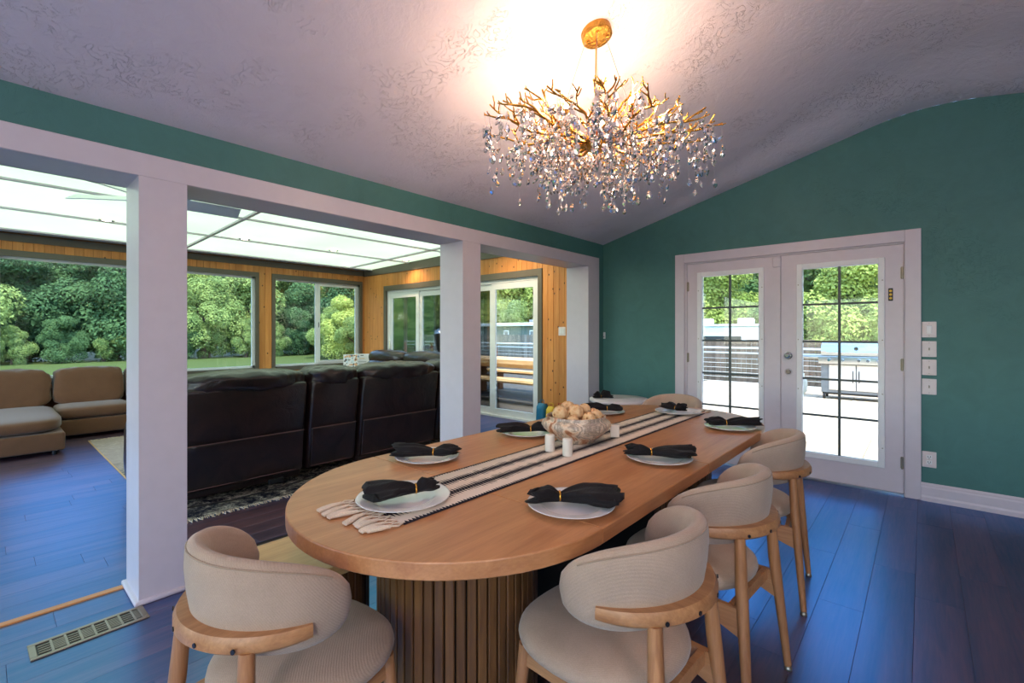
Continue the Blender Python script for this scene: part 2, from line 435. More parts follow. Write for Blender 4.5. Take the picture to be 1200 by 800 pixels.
floor_planks(fl, XB+.045, XR, YN, -.7, w=.364, L=2.44, seedv=5)
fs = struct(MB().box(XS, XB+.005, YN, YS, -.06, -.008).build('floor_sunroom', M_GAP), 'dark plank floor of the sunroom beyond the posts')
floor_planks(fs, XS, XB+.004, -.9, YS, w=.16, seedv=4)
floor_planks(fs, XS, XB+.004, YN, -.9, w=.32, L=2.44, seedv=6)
st = struct(box('trim_1', M_OAKSTRIP, XB+.005, XB+.045, YN, .5, -.008, .008, bev=.004), 'honey oak threshold strip where the two floors meet')

# ceiling of the dining room: shallow vault that dips towards the gable
def zc_wall(x):
    if x < -.25: return 2.39+.262*(x-XL)
    if x < .35:
        t = (x+.25)/.6; return 3.084+.262*.6*(t-t*t*.9)*.78
    return 3.096-.18*(x-.35)
def zc(x, y):
    yb = min(4.9, 4.95-.29*(x-XL)) if x < -.1 else 4.14+.1*(x+.1)
    t = max(0, min(1, (y-yb)/max(.05, YF-yb)+.0)); t = t*t*(3-2*t) if y < YF-.001 else 1
    edge = min(1, max(0, (x-XL)/2.0))
    return zc_wall(x) + .085*(1-t)*edge
def cg(i, j):
    xs = [XL-.02+ (XR-XL+.02)*i/62 for i in range(63)]; 
    y = YN + (3.6-YN)*j/10 if j <= 10 else 3.6+(YF-3.6)*(j-10)/24
    return (xs[i], y, zc(xs[i], y))
cm = MB().grid(cg, 63, 35)
ce = cm.build('ceiling', M_CEIL); struct(ce, 'white textured plaster ceiling of the dining room')
for p in ce.data.polygons: p.flip() if p.normal.z > 0 else None
rf = struct(MB().box(XL-.4, XR+.3, YN-.3, YF+.18, 3.42, 3.5).build('roof', M_BROWN), 'dark roof above the dining room')

# gable (far) wall with the French door opening
def gable(name, y0, y1, mat, hole=None):
    m = MB(); N = 30
    def strip(x0, x1, z0):
        n = max(2, int((x1-x0)/.1)); xs = [x0+(x1-x0)*i/n for i in range(n+1)]
        poly = [(x0, z0)] + [(x1, z0)] + [(x, zc_wall(x)+.0) for x in reversed(xs)]
        k = len(poly)
        vs = [(x, y0, z) for x, z in poly]+[(x, y1, z) for x, z in poly]
        m.add(vs, [tuple(range(k)), tuple(range(2*k-1, k-1, -1))]+[(i, k+i, k+(i+1)%k, (i+1)%k) for i in range(k)])
    if hole:
        strip(XL-.27, hole[0], -.05); strip(hole[1], XR, -.05); strip(hole[0], hole[1], hole[2])
    else: strip(XL-.27, XR, -.05)
    return m.build(name, mat, fix=False)
DX0, DX1, DZ = -1.915, -.095, 2.085
struct(gable('wall_far', YF, YF+.15, M_TEAL, (DX0, DX1, DZ)), 'teal plaster gable wall with the French doors')
struct(box('wall_right', M_TEAL, XR, XR+.12, YN, YF+.15, -.05, 3.3), 'teal side wall beside the camera')
wnr = struct(MB().box(XL-.27, -2.2, YN-.12, YN, -.05, 3.3).box(2.6, XR, YN-.12, YN, -.05, 3.3).box(-2.2, 2.6, YN-.12, YN, 2.2, 3.3).box(-2.2, 2.6, YN-.12, YN, -.05, .5).build('wall_near', M_TEAL), 'teal wall behind the camera with an added window opening')
wv = struct(MB().box(-2.2, 2.6, YN-.08, YN-.03, .5, .56).box(-2.2, 2.6, YN-.08, YN-.03, 2.14, 2.2).box(-.62, -.56, YN-.08, YN-.03, .56, 2.14).box(1.0, 1.06, YN-.08, YN-.03, .56, 2.14).build('fill_window', M_WHITE), 'unseen white window added behind the camera for daylight')  # unseen window, added in the back wall to let daylight in
box('pane', M_GLASS, -2.2, 2.6, YN-.06, YN-.055, .56, 2.14, wv)

# left wall: beam, posts, fascia
wl = struct(MB().box(XB, XL, YN, YF, BEAM0+.02, WTOP+.03).box(XB, XL, 4.62, YF, -.05, BEAM0+.02).build('wall_left', M_TEAL), 'teal band of wall above the white posts')
struct(MB().box(XB-.01, XB, YN, YS, BEAM0, 2.80).box(XB-.01, XL, YN, 4.62, BEAM0-.0, BEAM0+.02).build('trim_2', M_TRIM), 'pale painted soffit and back of the beam')
struct(MB().box(XB-.05, XL-.2, YN, YF, 2.76, 3.2).build('wall_upper', M_TRIM), 'knee wall above the beam')
struct(box('trim_3', M_TRIM, XL, XL+.02, YN, 4.84, BEAM0, FASC1, bev=.003), 'pale lilac fascia board along the whole beam')
def post(y0, y1, lab):
    o = empty('post', (XL-.115, (y0+y1)/2, 0)); w = (y1-y0)/2
    m = MB().box(-.155, .136, -w, w, 0, BEAM0); ob = m.build('column_casing', M_TRIM, o)
    b = MB().box(-.175, .156, -w-.02, w+.02, 0, .022, .008).build('base_moulding', M_TRIM, o)
    return tag(o, lab, 'post')
post(.512, .712, 'pale painted square post at the left beside the floor vent')
post(2.655, 2.862, 'pale painted square post behind the dining table')
struct(MB().box(XL, XL+.02, 4.62, 4.84, 0, BEAM0, .002).box(XB-.01, XL+.02, 4.60, 4.62, 0, BEAM0).build('trim_4', M_TRIM), 'pale painted end casing where the beam meets the corner')

# baseboards
bb = MB()
prof = [(0,0),(.022,0),(.022,.03),(.016,.045),(.016,.105),(.011,.118),(.011,.128),(.004,.142),(0,.142)]
def baseboard(name, p0, p1, nrm, mat=M_TRIM):
    p0 = Vector(p0); p1 = Vector(p1); n = Vector(nrm); vs = []
    for p in (p0, p1):
        for d, z in prof: vs.append((p.x+n.x*d, p.y+n.y*d, z))
    k = len(prof)
    return struct(MB().add(vs, [(i, i+1, k+i+1, k+i) for i in range(k-1)]+[tuple(range(k)), tuple(range(2*k-1, k-1, -1))]).build(name, mat, fix=True), 'white moulded baseboard')
baseboard('baseboard_far', (-.011, YF), (XR, YF), (0,-1)); baseboard('baseboard_corner', (XL, YF), (-2.007, YF), (0,-1))
baseboard('baseboard_right', (XR, YN), (XR, YF), (-1,0))

# French doors
struct(MB().box(-2.007, -1.907, YF-.022, YF, 0, 2.165, .003).box(-.111, -.011, YF-.022, YF, 0, 2.165, .003).box(-1.907, -.111, YF-.022, YF, 2.07, 2.165, .003)
       .box(DX0, -1.889, YF, YF+.15, 0, DZ).box(-.117, DX1, YF, YF+.15, 0, DZ).box(-.13, -.117, YF+.055, YF+.07, 0, 2.06).box(-1.889, -1.876, YF+.055, YF+.07, 0, 2.06).box(-1.889, -.117, YF, YF+.15, 2.058, DZ).build('trim_5', M_TRIM), 'pale casing around the French doors')
struct(box('trim_6', M_STEEL, DX0, DX1, YF+.005, YF+.15, -.02, .018, bev=.004), 'metal threshold of the French doors')
def french(name, x0, x1, gx0, gx1, muxs, hinge_x, lab):
    r = struct(empty(name, ((x0+x1)/2, YF+.03, .02)), lab); cx = (x0+x1)/2
    gz0, gz1 = .25, 1.915; y0, y1 = -.022, .022; Z0 = .02
    a, b, g0, g1 = x0-cx, x1-cx, gx0-cx, gx1-cx
    m = MB().box(a, g0-.03, y0, y1, .0, 2.035).box(g1+.03, b, y0, y1, .0, 2.035).box(g0-.03, g1+.03, y0, y1, 0, gz0-.03-Z0).box(g0-.03, g1+.03, y0, y1, gz1+.03-Z0, 2.035)
    m.build('door_leaf', M_TRIM, r)
    f = MB()
    for yy in (y0-.012, y1-.004):
        f.box(g0-.045, g0, yy, yy+.016, gz0-.045-Z0, gz1+.045-Z0, .003).box(g1, g1+.045, yy, yy+.016, gz0-.045-Z0, gz1+.045-Z0, .003)
        f.box(g0, g1, yy, yy+.016, gz0-.045-Z0, gz0-Z0, .003).box(g0, g1, yy, yy+.016, gz1-Z0, gz1+.045-Z0, .003)
    gf = f.build('glazing_frame', M_WHITE, r)
    sc = MB()
    for z in (.35, .85, 1.3, 1.8):
        for x in (g0-.03, g1+.03): sc.lathe([(0.0001,-.0), (.004,0), (.004,.002), (.0001,.003)], (x, 0, 0), 6)
    sc = MB()
    for z in (.35, .8, 1.25, 1.75):
        for x in (g0-.03, g1+.03): sc.box(x-.004, x+.004, y0-.0145, y0-.011, z-.004, z+.004)
    sc.build('screws', M_VENT, gf)
    zs = [gz0, .589, .916, 1.252, 1.588, gz1]; xs = [g0, muxs-cx, g1]
    g = MB().box(xs[1]-.01, xs[1]+.01, -.008, .008, gz0-Z0, gz1-Z0)
    g.build('grille_bar', M_MUNTIN, r)
    for z in zs[1:-1]: MB().box(g0, g1, -.007, .007, z-Z0-.009, z-Z0+.009).build('grille_bar', M_MUNTIN, r)
    for i in range(2):
        for k in range(5):
            MB().box(xs[i]+.001, xs[i+1]-.001, -.003, .003, zs[k]-Z0+.001, zs[k+1]-Z0-.001).build('pane', M_GLASS, r)
    for z in (.25, 1.05, 1.8):
        h = MB().tube([(hinge_x-cx, y0-.006, z-.05), (hinge_x-cx, y0-.006, z+.05)], .007, 8); h.box(hinge_x-cx-.012, hinge_x-cx+.012, y0-.003, y0, z-.045, z+.045)
        h.build('hinge', M_VENT, r)
    return r
dl = french('door_1', -1.886, -1.006, -1.735, -1.193, -1.462, -1.878, 'left leaf of the pale French doors')
dr = french('door_2', -1.003, -.120, -.831, -.284, -.553, -.128, 'right leaf of the French doors with the knob')
MB().box(.405, .44, -.034, -.022, -.0, 2.035).build('astragal', M_TRIM, dl)
MB().box(.375, .445, -.045, -.02, 1.93, 2.02, .004).build('latch_cover', M_TRIM, dl)
k = MB().tube([(-.38,-.022,1.10),(-.38,-.03,1.10)], .034, 20).tube([(-.38,-.03,1.10),(-.38,-.06,1.10)], .013, 12).tube([(-.38,-.06,1.10),(-.38,-.068,1.10),(-.38,-.085,1.10),(-.38,-.09,1.10)], [.018,.028,.026,.012], 16)
k.build('knob', M_CHROME, dr)
MB().tube([(-.38,-.022,.95),(-.38,-.032,.95),(-.38,-.042,.95)], [.031,.03,.02], 20).build('deadbolt', M_CHROME, dr)
ch = MB().box(.345, .375, -.03, -.0225, 1.575, 1.68, .006).build('door_chime', M_BLACKP, dr)
for z in (1.597, 1.627, 1.657): MB().tube([(.36,-.033,z),(.36,-.030,z)], .010, 10).build('button', M_YELLOW, ch)

# switches and outlet on gable
def plate(name, x, z, w, h, kind, lab, y=YF, group=None):
    r = empty(name, (x, y, z)); MB().box(-w/2, w/2, -.007, 0, -h/2, h/2, .003).build('cover_plate', M_PLATEW, r)
    MB().box(-w*.36, w*.36, -.009, -.006, -h*.36, h*.36, .002).build('insert', M_PLATEW, r)
    if kind == 'rocker': MB().box(-.016, .016, -.014, -.008, -.032, .032, .003).build('rocker', M_WHITE, r); 
    if kind == 'toggle': MB().box(-.004, .004, -.024, -.008, -.010, .010, .002).build('toggle', M_BLACKP if 0 else M_VENT, r); 
    if kind == 'double':
        for sx in (-.02, .02): MB().box(sx-.015, sx+.015, -.014, -.008, -.033, .033, .003).build('rocker', M_WHITE, r)
    if kind == 'outlet':
        for z0 in (-.021, .021):
            o = MB().box(-.017, .017, -.011, -.008, z0-.015, z0+.015, .003).build('socket', M_WHITE, r)
            MB().box(-.009, -.006, -.0125, -.0105, z0-.004, z0+.008).box(.006, .009, -.0125, -.0105, z0-.004, z0+.008).box(-.003, .003, -.0125, -.0105, z0-.011, z0-.006).build('slot', M_BLACKP, o)
    for sz in ((-.048, .048) if kind != 'outlet' else (0,)): MB().box(-.002, .002, -.0105, -.008, sz*h/.125-.002, sz*h/.125+.002).build('screw', M_VENT, r)
    tag(r, lab, 'outlet' if kind == 'outlet' else 'light switch', group); return r
plate('light_switch', .036, 1.357, .088, .125, 'rocker', 'top switch plate beside the French doors, with a wide rocker')
plate('light_switch', .036, 1.203, .088, .125, 'toggle', 'second switch plate from the top beside the French doors')
plate('light_switch', .036, 1.058, .088, .125, 'toggle', 'third switch plate from the top beside the French doors')
plate('light_switch', .036, .905, .088, .125, 'toggle', 'lowest switch plate in the stack beside the French doors')
plate('wall_outlet', .036, .329, .086, .125, 'outlet', 'white double outlet on teal wall just above the baseboard')
plate('light_switch', -3.80, 1.354, .12, .12, 'double', 'white double switch on the knotty pine wall', y=YS-.012)
r = empty('wall_sensor', (-2.893, YF, 1.30)); 
th = MB().box(.004, .028, -.02, -.0, -.04, .04, .004).build('sensor_body', M_WHITE, r)
MB().tube([(.016,-.024,-.015),(.016,-.019,-.015)], .006, 10).build('button', M_GREYP, r)
tag(r, 'small white wall sensor low in the corner by the beam casing', 'sensor')

# ------------------------------------------------------------------ sunroom shell
def zsr(x): return 2.62+.022*(x-XS)
# window wall
wins = [(-1.72, -.06), (.08, 1.66), (1.86, 3.29), (3.51, 5.34)]
WZ0, WZ1 = .64, 2.41
m = MB(); ys = [YN]+[v for w in wins for v in w]+[YS+.1]
for i in range(0, len(ys), 2): m.box(XS-.12, XS-.0, ys[i], ys[i+1], -.05, 2.75)
for a, b in wins: m.box(XS-.12, XS, a, b, -.05, WZ0).box(XS-.12, XS, a, b, WZ1, 2.75)
ww = struct(m.build('wall_window_side', M_PINEGAP), 'knotty pine wall with the big river windows')
BW = .098
def boards_x(parent, x, y0, y1, z0, z1, sgn=1):        # boards on a wall facing +x
    n = max(1, round((y1-y0)/BW)); w = (y1-y0)/n
    me = MB().box(0, .012, .0012, w-.0012, z0, z1, .003).mesh('board', M_PINE)
    for i in range(n): put('board', me, parent, (x, y0+i*w, 0))
def boards_y(parent, y, x0, x1, z0, z1):
    n = max(1, round((x1-x0)/BW)); w = (x1-x0)/n
    me = MB().box(.0012, w-.0012, -.012, 0, z0, z1, .003).mesh('board', M_PINE)
    for i in range(n): put('board', me, parent, (x0+i*w, y, 0))
ys = [-1.9]+[v for w in wins for v in w]+[YS]
for i in range(0, len(ys), 2): boards_x(ww, XS, ys[i], ys[i+1], 0, 2.53)
for a, b in wins: boards_x(ww, XS, a, b, WZ1, 2.53); boards_x(ww, XS, a, b, 0, WZ0)
struct(box('trim_7', M_BROWN, XS, XS+.03, YN, YS, 2.525, 2.62), 'dark brown board along the top of the window wall')
def window(name, a, b, lab, slider=False):
    r = struct(empty(name, (XS, (a+b)/2, WZ0)), lab); h = (b-a)/2; H = WZ1-WZ0; D = .03
    cs = MB().box(-.0, D, -h, -h+.06, 0, H).box(0, D, h-.06, h, 0, H).box(0, D, -h+.06, h-.06, H-.08, H).box(0, D+.04, -h+.06, h-.06, 0, .075)
    cs.box(-.11, 0, -h, -h+.045, 0, H).box(-.11, 0, h-.045, h, 0, H).box(-.11, 0, -h+.045, h-.045, H-.065, H).box(-.11, 0, -h+.045, h-.045, 0, .06)
    cs.build('window_frame', M_BROWN, r)
    i0, i1, z0, z1 = -h+.045, h-.045, .06, H-.065
    wf = MB().box(-.10, -.05, i0, i0+.045, z0, z1).box(-.10, -.05, i1-.045, i1, z0, z1).box(-.10, -.05, i0, i1, z0, z0+.045).box(-.10, -.05, i0, i1, z1-.045, z1).build('sash', M_WHITE, r)
    if slider:
        c = -.03
        MB().box(-.07, -.035, c-.0, c+.05, z0+.045, z1-.045).box(-.07,-.035, c+.05, i1-.045, z0+.045, z0+.085).box(-.07,-.035, c+.05, i1-.045, z1-.085, z1-.045).box(-.07,-.035, i1-.085, i1-.045, z0+.085, z1-.085).build('sash', M_WHITE, r)
        MB().box(-.085,-.05, c-.04, c, z0+.045, z1-.045).build('meeting_stile', M_WHITE, r)
        MB().box(-.035,-.02, c+.01, c+.025, .8, .9, .003).build('latch', M_GREYP, r)
        MB().box(-.078,-.072, i0+.045, c-.02, z0+.045, z1-.045).build('pane', M_GLASS, r)
        MB().box(-.056,-.05, c+.05, i1-.085, z0+.085, z1-.085).build('pane', M_GLASS, r)
    else: MB().box(-.078,-.072, i0+.045, i1-.045, z0+.045, z1-.045).build('pane', M_GLASS, r)
    return r
window('window_2', *wins[0], 'picture window beyond the left edge of the view')
window('window_3', *wins[1], 'large picture window above the brown sofa')
window('window_4', *wins[2], 'picture window between the left post and the sliding window')
window('window_5', *wins[3], 'sliding two-pane window nearest the sunroom corner', True)

# pine wall with four-panel slider
SX0, SX1, SZ = -8.17, -4.15, 2.27
XE = XB
pw = struct(MB().box(XS, SX0, YS, YS+.12, -.05, 2.8).box(SX1, XE+.3, YS, YS+.12, -.05, 2.8).box(SX0, SX1, YS, YS+.12, SZ, 2.8).build('wall_pine', M_PINEGAP), 'knotty pine board wall with the glass sliding door')
boards_y(pw, YS, XS+.012, SX0, 0, 2.52); boards_y(pw, YS, SX1, XE+.1, 0, 2.52); boards_y(pw, YS, SX0, SX1, SZ, 2.52)
struct(box('trim_8', M_BROWN, XS, XE, YS-.03, YS, 2.52, 2.76), 'dark brown board along the top of the pine wall')
struct(box('wall_return', M_TRIM, XB-.01, XB+.25, YF-.1, YS+.1, -.05, 2.8), 'short wall between the corner casing and the pine wall')
sd = struct(empty('door_3', ((SX0+SX1)/2, YS, 0)), 'white four-panel glass sliding door in a dark brown frame'); c0 = (SX0+SX1)/2
h = (SX1-SX0)/2
MB().box(-h, -h+.075, -.03, .0, 0, SZ).box(h-.075, h, -.03, 0, 0, SZ).box(-h+.075, h-.075, -.03, 0, SZ-.1, SZ).box(-h, -h+.06, 0, .11, 0, SZ).box(h-.06, h, 0, .11, 0, SZ).box(-h+.06, h-.06, 0, .11, SZ-.09, SZ).build('door_frame', M_BROWN, sd)
MB().box(-h+.06, h-.06, -.0, .11, -.0, .03).box(-h+.06, -h+.12, .02, .10, .03, SZ-.09).box(h-.12, h-.06, .02, .10, .03, SZ-.09).box(-h+.12, h-.12, .02, .1, SZ-.15, SZ-.09).build('track_frame', M_WHITE, sd)
pwid = (2*h-.24)/4
for i in range(4):
    a = -h+.12+i*pwid; b = a+pwid; yy = .03 if i in (0, 3) else .065
    if i in (1, 2): yy = .062
    a -= .02*(i in (1,2)); b += .02*(i in (1,2))
    p = MB().box(a, a+.085, yy, yy+.03, .03, SZ-.15).box(b-.085, b, yy, yy+.03, .03, SZ-.15).box(a+.085, b-.085, yy, yy+.03, .03, .13).box(a+.085, b-.085, yy, yy+.03, SZ-.25, SZ-.15).build('sliding_panel', M_WHITE, sd)
    MB().box(a+.085, b-.085, yy+.012, yy+.018, .13, SZ-.25).build('pane', M_GLASS, p)
    if i in (0,): MB().box(a+.03, a+.05, yy-.03, yy, .98, 1.18, .004).build('door_handle', M_CHROME, p)

# sunroom ceiling: translucent panels between battens
cs = struct(MB().box(XS-.1, XS+.33, YN, YS+.1, 2.645, 2.66).build('ceiling_sunroom', M_WHITE), 'glowing white panelled ceiling of the sunroom')
xs_ = [-8.6, -7.33, -6.06, -4.79, XB-.01]; ys_ = [YN, -.74, 2.07, 4.88, YS]
def slab(x0, x1, y0, y1, dz, t):
    a, b = zsr(x0)+dz, zsr(x1)+dz
    return MB().add([(x0,y0,a),(x1,y0,b),(x1,y1,b),(x0,y1,a),(x0,y0,a+t),(x1,y0,b+t),(x1,y1,b+t),(x0,y1,a+t)], [(0,3,2,1),(4,5,6,7),(0,1,5,4),(1,2,6,5),(2,3,7,6),(3,0,4,7)])
for i in range(4):
    for j in range(4):
        x0, x1, y0, y1 = xs_[i], xs_[i+1], ys_[j], ys_[j+1]; a, b = zsr(x0)+.015, zsr(x1)+.015
        MB().add([(x0,y0,a),(x1,y0,b),(x1,y1,b),(x0,y1,a)], [(0,3,2,1)]).build('ceiling_panel', M_ROOFP, cs)
a, b = zsr(XS)+.015, zsr(-8.6)+.015
for j in range(4): MB().add([(XS-.05,ys_[j],2.66),(-8.6,ys_[j],2.66),(-8.6,ys_[j+1],2.66),(XS-.05,ys_[j+1],2.66)], [(0,3,2,1)]).build('ceiling_panel', M_WHITE, cs)
for x in xs_[:-1]: slab(x-.018, x+.018, YN, YS, -.006, .02).build('batten', M_TRIM, cs)
for y in ys_[1:-1]: slab(-8.6, XB-.01, y-.02, y+.02, -.01, .024).build('batten', M_TRIM, cs)
for i, (x, y) in enumerate([(-7.2, .98), (-7.18, 2.46), (-7.1, 3.74), (-7.1, 5.13)]):
    r = empty('downlight', (x, y, zsr(x)-.006)); MB().lathe([(.045,-.004),(.07,-.008),(.075,0)], (0,0,0), 24).build('trim_ring', M_WHITE, r)
    MB().lathe([(.0001,-.003),(.045,-.003)], (0,0,0), 24).build('lens', M_CAN, r)
    tag(r, ['round ceiling downlight nearest the left post', 'round ceiling downlight above the window pier, second from left', 'round ceiling downlight above the sliding window', 'round ceiling downlight glowing near the pine wall'][i], 'downlight', 'downlights in the sunroom ceiling')
light('downlight_glow', 'SPOT', (-7.1, 5.13, 2.6), 14, (1,.7,.45), spot_size=2.4, spot_blend=.8, aim=(0,.2,-1), shadow_soft_size=.05)
light('downlight_glow', 'SPOT', (-4.6, 4.7, 2.66), 30, (1,.75,.5), spot_size=2.4, spot_blend=.8, aim=(0,.35,-1), shadow_soft_size=.05)

# ------------------------------------------------------------------ outdoors
struct(MB().box(-160, -9.3, -120, 160, -1.62, -1.5).build('river', M_WATER), 'still green river beyond the windows')
struct(MB().box(-9.2, 70, YS+.2, 60, -1.2, -1.0).box(-12, 40, -60, YN-.5, -1.2, -1).box(XR+.3,40,YN-.6,YS+.4,-1.2,-1.0).build('ground', M_HILL), 'shaded ground around the house')
def hill_mesh(pts, name, lab):
    return struct(MB().grid(pts, 60, 14).build(name, M_HILL), lab)
def hw(i, j):
    y = -110+4.6*i; d = j/13; x = -68-95*d; z = -1.6+44*d**.9+3*noise.noise(Vector((x*.03, y*.03, 1))); return (x, y, z)
hill_mesh(hw, 'hill', 'wooded hillside across the river')
def hn(i, j):
    x = -160+4.2*i; d = j/13; y = 42+80*d; z = -1.4+42*d**.9+3*noise.noise(Vector((x*.03, y*.03, 5))); return (x, y, z)
hill_mesh(hn, 'hill_far', 'wooded hillside beyond the deck')

def tree_proto(name, seedv, H, R_, nblob, nleaf, leaf, mat, low=.12):
    rg = random.Random(seedv); vs = []; fs = []
    blobs = []
    for i in range(nblob):
        a = rg.random()*2*pi; t = rg.random(); zz = H*(low+.86*t); rr = R_*(1-.55*abs(t-.38)/.62)*sqrt(rg.random())*.85
        blobs.append((Vector((rr*cos(a), rr*sin(a), zz)), R_*(.26+.22*rg.random())*(1-.3*t)))
    for i in range(nleaf):
        c, r = blobs[rg.randrange(nblob)]
        d = Vector((rg.gauss(0,1), rg.gauss(0,1), rg.gauss(0,1)*.8+.25)).normalized()
        p = c + d*r*(.75+.3*rg.random())
        n = (d + Vector((rg.gauss(0,.6), rg.gauss(0,.6), rg.gauss(0,.6)+.3))).normalized()
        u = n.cross(Vector((rg.gauss(0,1), rg.gauss(0,1), rg.gauss(0,1)))).normalized(); w = n.cross(u)
        s_ = leaf*(.6+.8*rg.random()); o = len(vs)
        vs += [p-u*s_, p+w*s_*.55, p+u*s_, p-w*s_*.55]; fs.append((o, o+1, o+2, o+3))
    m = MB(); m.add(vs, fs); r0 = empty(name)
    tag(m.build('foliage', mat, r0), kind='stuff')
    t = MB().tube([(0,0,-1.5), (.1,0,H*.2), (-.1,.1,H*.5), (0,0,H*.8)], [R_*.09, R_*.07, R_*.05, R_*.02], 8)
    for k in range(5):
        c, r = blobs[k]; t.tube([(0,0,H*.3+k*.3), tuple(c*.6+Vector((0,0,H*.12))), tuple(c)], [R_*.04, R_*.03, R_*.01], 6)
    t.build('trunk', M_BARK, r0)
    return r0
protos = [tree_proto('tree', 11, 9, 4.2, 34, 40000, .12, M_LEAF[0]), tree_proto('tree', 12, 11, 4.0, 36, 40000, .13, M_LEAF[1]),
          tree_proto('tree', 13, 12, 3.8, 34, 38000, .13, M_LEAF[2], .05)]
used = [False]*3
def plant(k, x, y, z, s, lab, group):
    o = protos[k]
    if used[k]: o = copy_tree(protos[k])
    used[k] = True
    o.location = (x, y, z); o.rotation_euler = (0, 0, random.random()*6.28); o.scale = (s, s, s*(.9+.2*random.random()))
    return tag(o, lab, 'tree', group)
rg = random.Random(21)
lab_r = ['round mid green tree on the far river bank', 'tall yellow green tree on the far river bank', 'dark green tree on the far river bank']
lab_h = ['mid green tree high on the wooded hillside', 'yellow green tree high on the wooded hillside', 'dark tree high on the wooded hillside']
for row, (xx, zz) in enumerate([(-63, -1.4), (-70, 1), (-80, 6), (-94, 12.5), (-108, 18)]):
    y = -28
    while y < 92 + row*10:
        k = rg.choice([0,0,1,2] if row < 3 else [2,2,0]); s = .95+.45*rg.random()
        plant(k, xx+rg.uniform(-3,3), y, zz, s*(.95 if row == 0 else 1.15), (lab_r if row < 2 else lab_h)[k], ('trees on the far river bank' if row < 2 else 'trees on the hillside across the river')+(', mid green', ', yellow green', ', dark')[k])
        y += 5.4+2.2*rg.random()+row
y = -26
while y < 80:
    plant(rg.choice([0,2,0]), -60.5+rg.uniform(-1.2,1.2), y, -1.7, .38+.16*rg.random(), 'low bush at the water edge of the far bank', 'bushes along the far bank'); y += 3.1
lab_d = ['mid green leafy tree behind the deck fence', 'sunlit yellow green tree behind the deck fence', 'dark tree behind the deck fence']
for row, (yy, zz) in enumerate([(31, -1.3), (38, 0), (50, 3), (64, 9), (80, 16)]):
    x = -52 if row < 3 else -80
    while x < 22:
        k = rg.choice([0,1,1,1,0]) if row < 2 else rg.choice([2,2,0]); s = (.8 if row == 0 else 1.05)+.3*rg.random()
        if row == 0 and x < -16: k = rg.choice([0,2,0,1])
        plant(k, x, yy+rg.uniform(-2,2), zz, s, (lab_d if row < 2 else lab_h)[k].replace('high on the wooded hillside', 'on the slope behind the fence'), ('trees behind the deck fence' if row < 2 else 'trees on the slope behind the fence')+(', mid green', ', yellow green', ', dark')[k])
        x += 5.0+2*rg.random()+row*.8
x = -13
while x < 9:
    plant(rg.choice([1,1,0]), x, 25+rg.uniform(-.8,.8), -1.6, .52+.12*rg.random(), 'bright bushy shrub just behind the patio fence', 'shrubs behind the patio fence'); x += 2.7
x = -50
while x < -12:
    plant(rg.choice([0,1,0]), x, 26+rg.uniform(-1,1), -1.4, .5+.15*rg.random(), 'dark bush below the trees beyond the deck railing', 'bushes beyond the deck railing'); x += 3.4
# leafy bush close to the right leaf view

# deck: boards in front of the slider, pale pavers in front of the French doors
DKZ = -.05
dk = struct(MB().box(-18, -4.7, YS+.12, 14.2, DKZ-.12, DKZ-.03).box(-4.7, 6, YF+.15, 14.2, DKZ-.12, DKZ-.03).build('deck', M_DARK), 'sunlit deck outside the doors')
me = MB().box(-18, -4.703, 0, .137, -.03, 0, .003).mesh('deck_board', M_DECKB)
y = YS+.125
while y < 14.1: put('deck_board', me, dk, (0, y, DKZ)); y += .143
me = MB().box(0, .594, 0, .594, -.03, 0, .004).mesh('paver', M_PAVER)
for i in range(17):
    for j in range(15):
        if -4.7+.6*i < -3.2 and YF+.155+.6*j < YS+.2: continue
        put('paver', me, dk, (-4.7+.6*i, YF+.155+.6*j, DKZ))

# railing with cables
def railing(x0, x1, y, lab, posts):
    r = empty('deck_railing', (0, y, DKZ)); H = 1.02
    MB().box(x0, x1, -.05, .05, H-.045, H, .006).build('top_rail', M_RAILW, r)
    MB().box(x0, x1, -.02, .02, H-.17, H-.13).build('rail', M_RAILW, r)
    for z in (.12,.24,.36,.48,.60,.72): MB().tube([(x0,0,z),(x1,0,z)], .006, 5).build('cable', M_RAILW, r)
    x = x0+.05
    while x < x1:
        p = MB().box(x-.05, x+.05, -.05, .05, 0, H-.045).build('post', M_POST, r); x += posts
    return tag(r, lab, 'railing')
railing(-17.9, -4.9, 12.9, 'cable railing with brown posts behind the log picnic table', 1.9)
railing(-4.7, 5, 12.9, 'white cable railing seen through the French doors', 1.9)
def fence(x0, x1, y, zt, mat, lab):
    r = empty('board_fence', (0, y, -1.0)); me = MB().box(0, .136, -.01, .01, 0, zt+1, .003).mesh('fence_board', mat)
    MB().box(x0, x1, .012, .05, .6, .68).box(x0, x1, .012, .05, zt+.5, zt+.58).build('fence_rail', M_FENCE, r)
    x = x0; i = 0
    while x < x1:
        o = put('fence_board', me, r, (x, 0, random.uniform(-.015,.015))); x += .142; i += 1
    return tag(r, lab, 'fence')
fence(-19.5, -8.5, 14.7, 1.25, M_FENCE, 'weathered grey board fence behind the picnic table')
fence(-8.4, 4.5, 14.7, 1.13, M_FENCEB, 'brown board fence behind the white railing and grill')

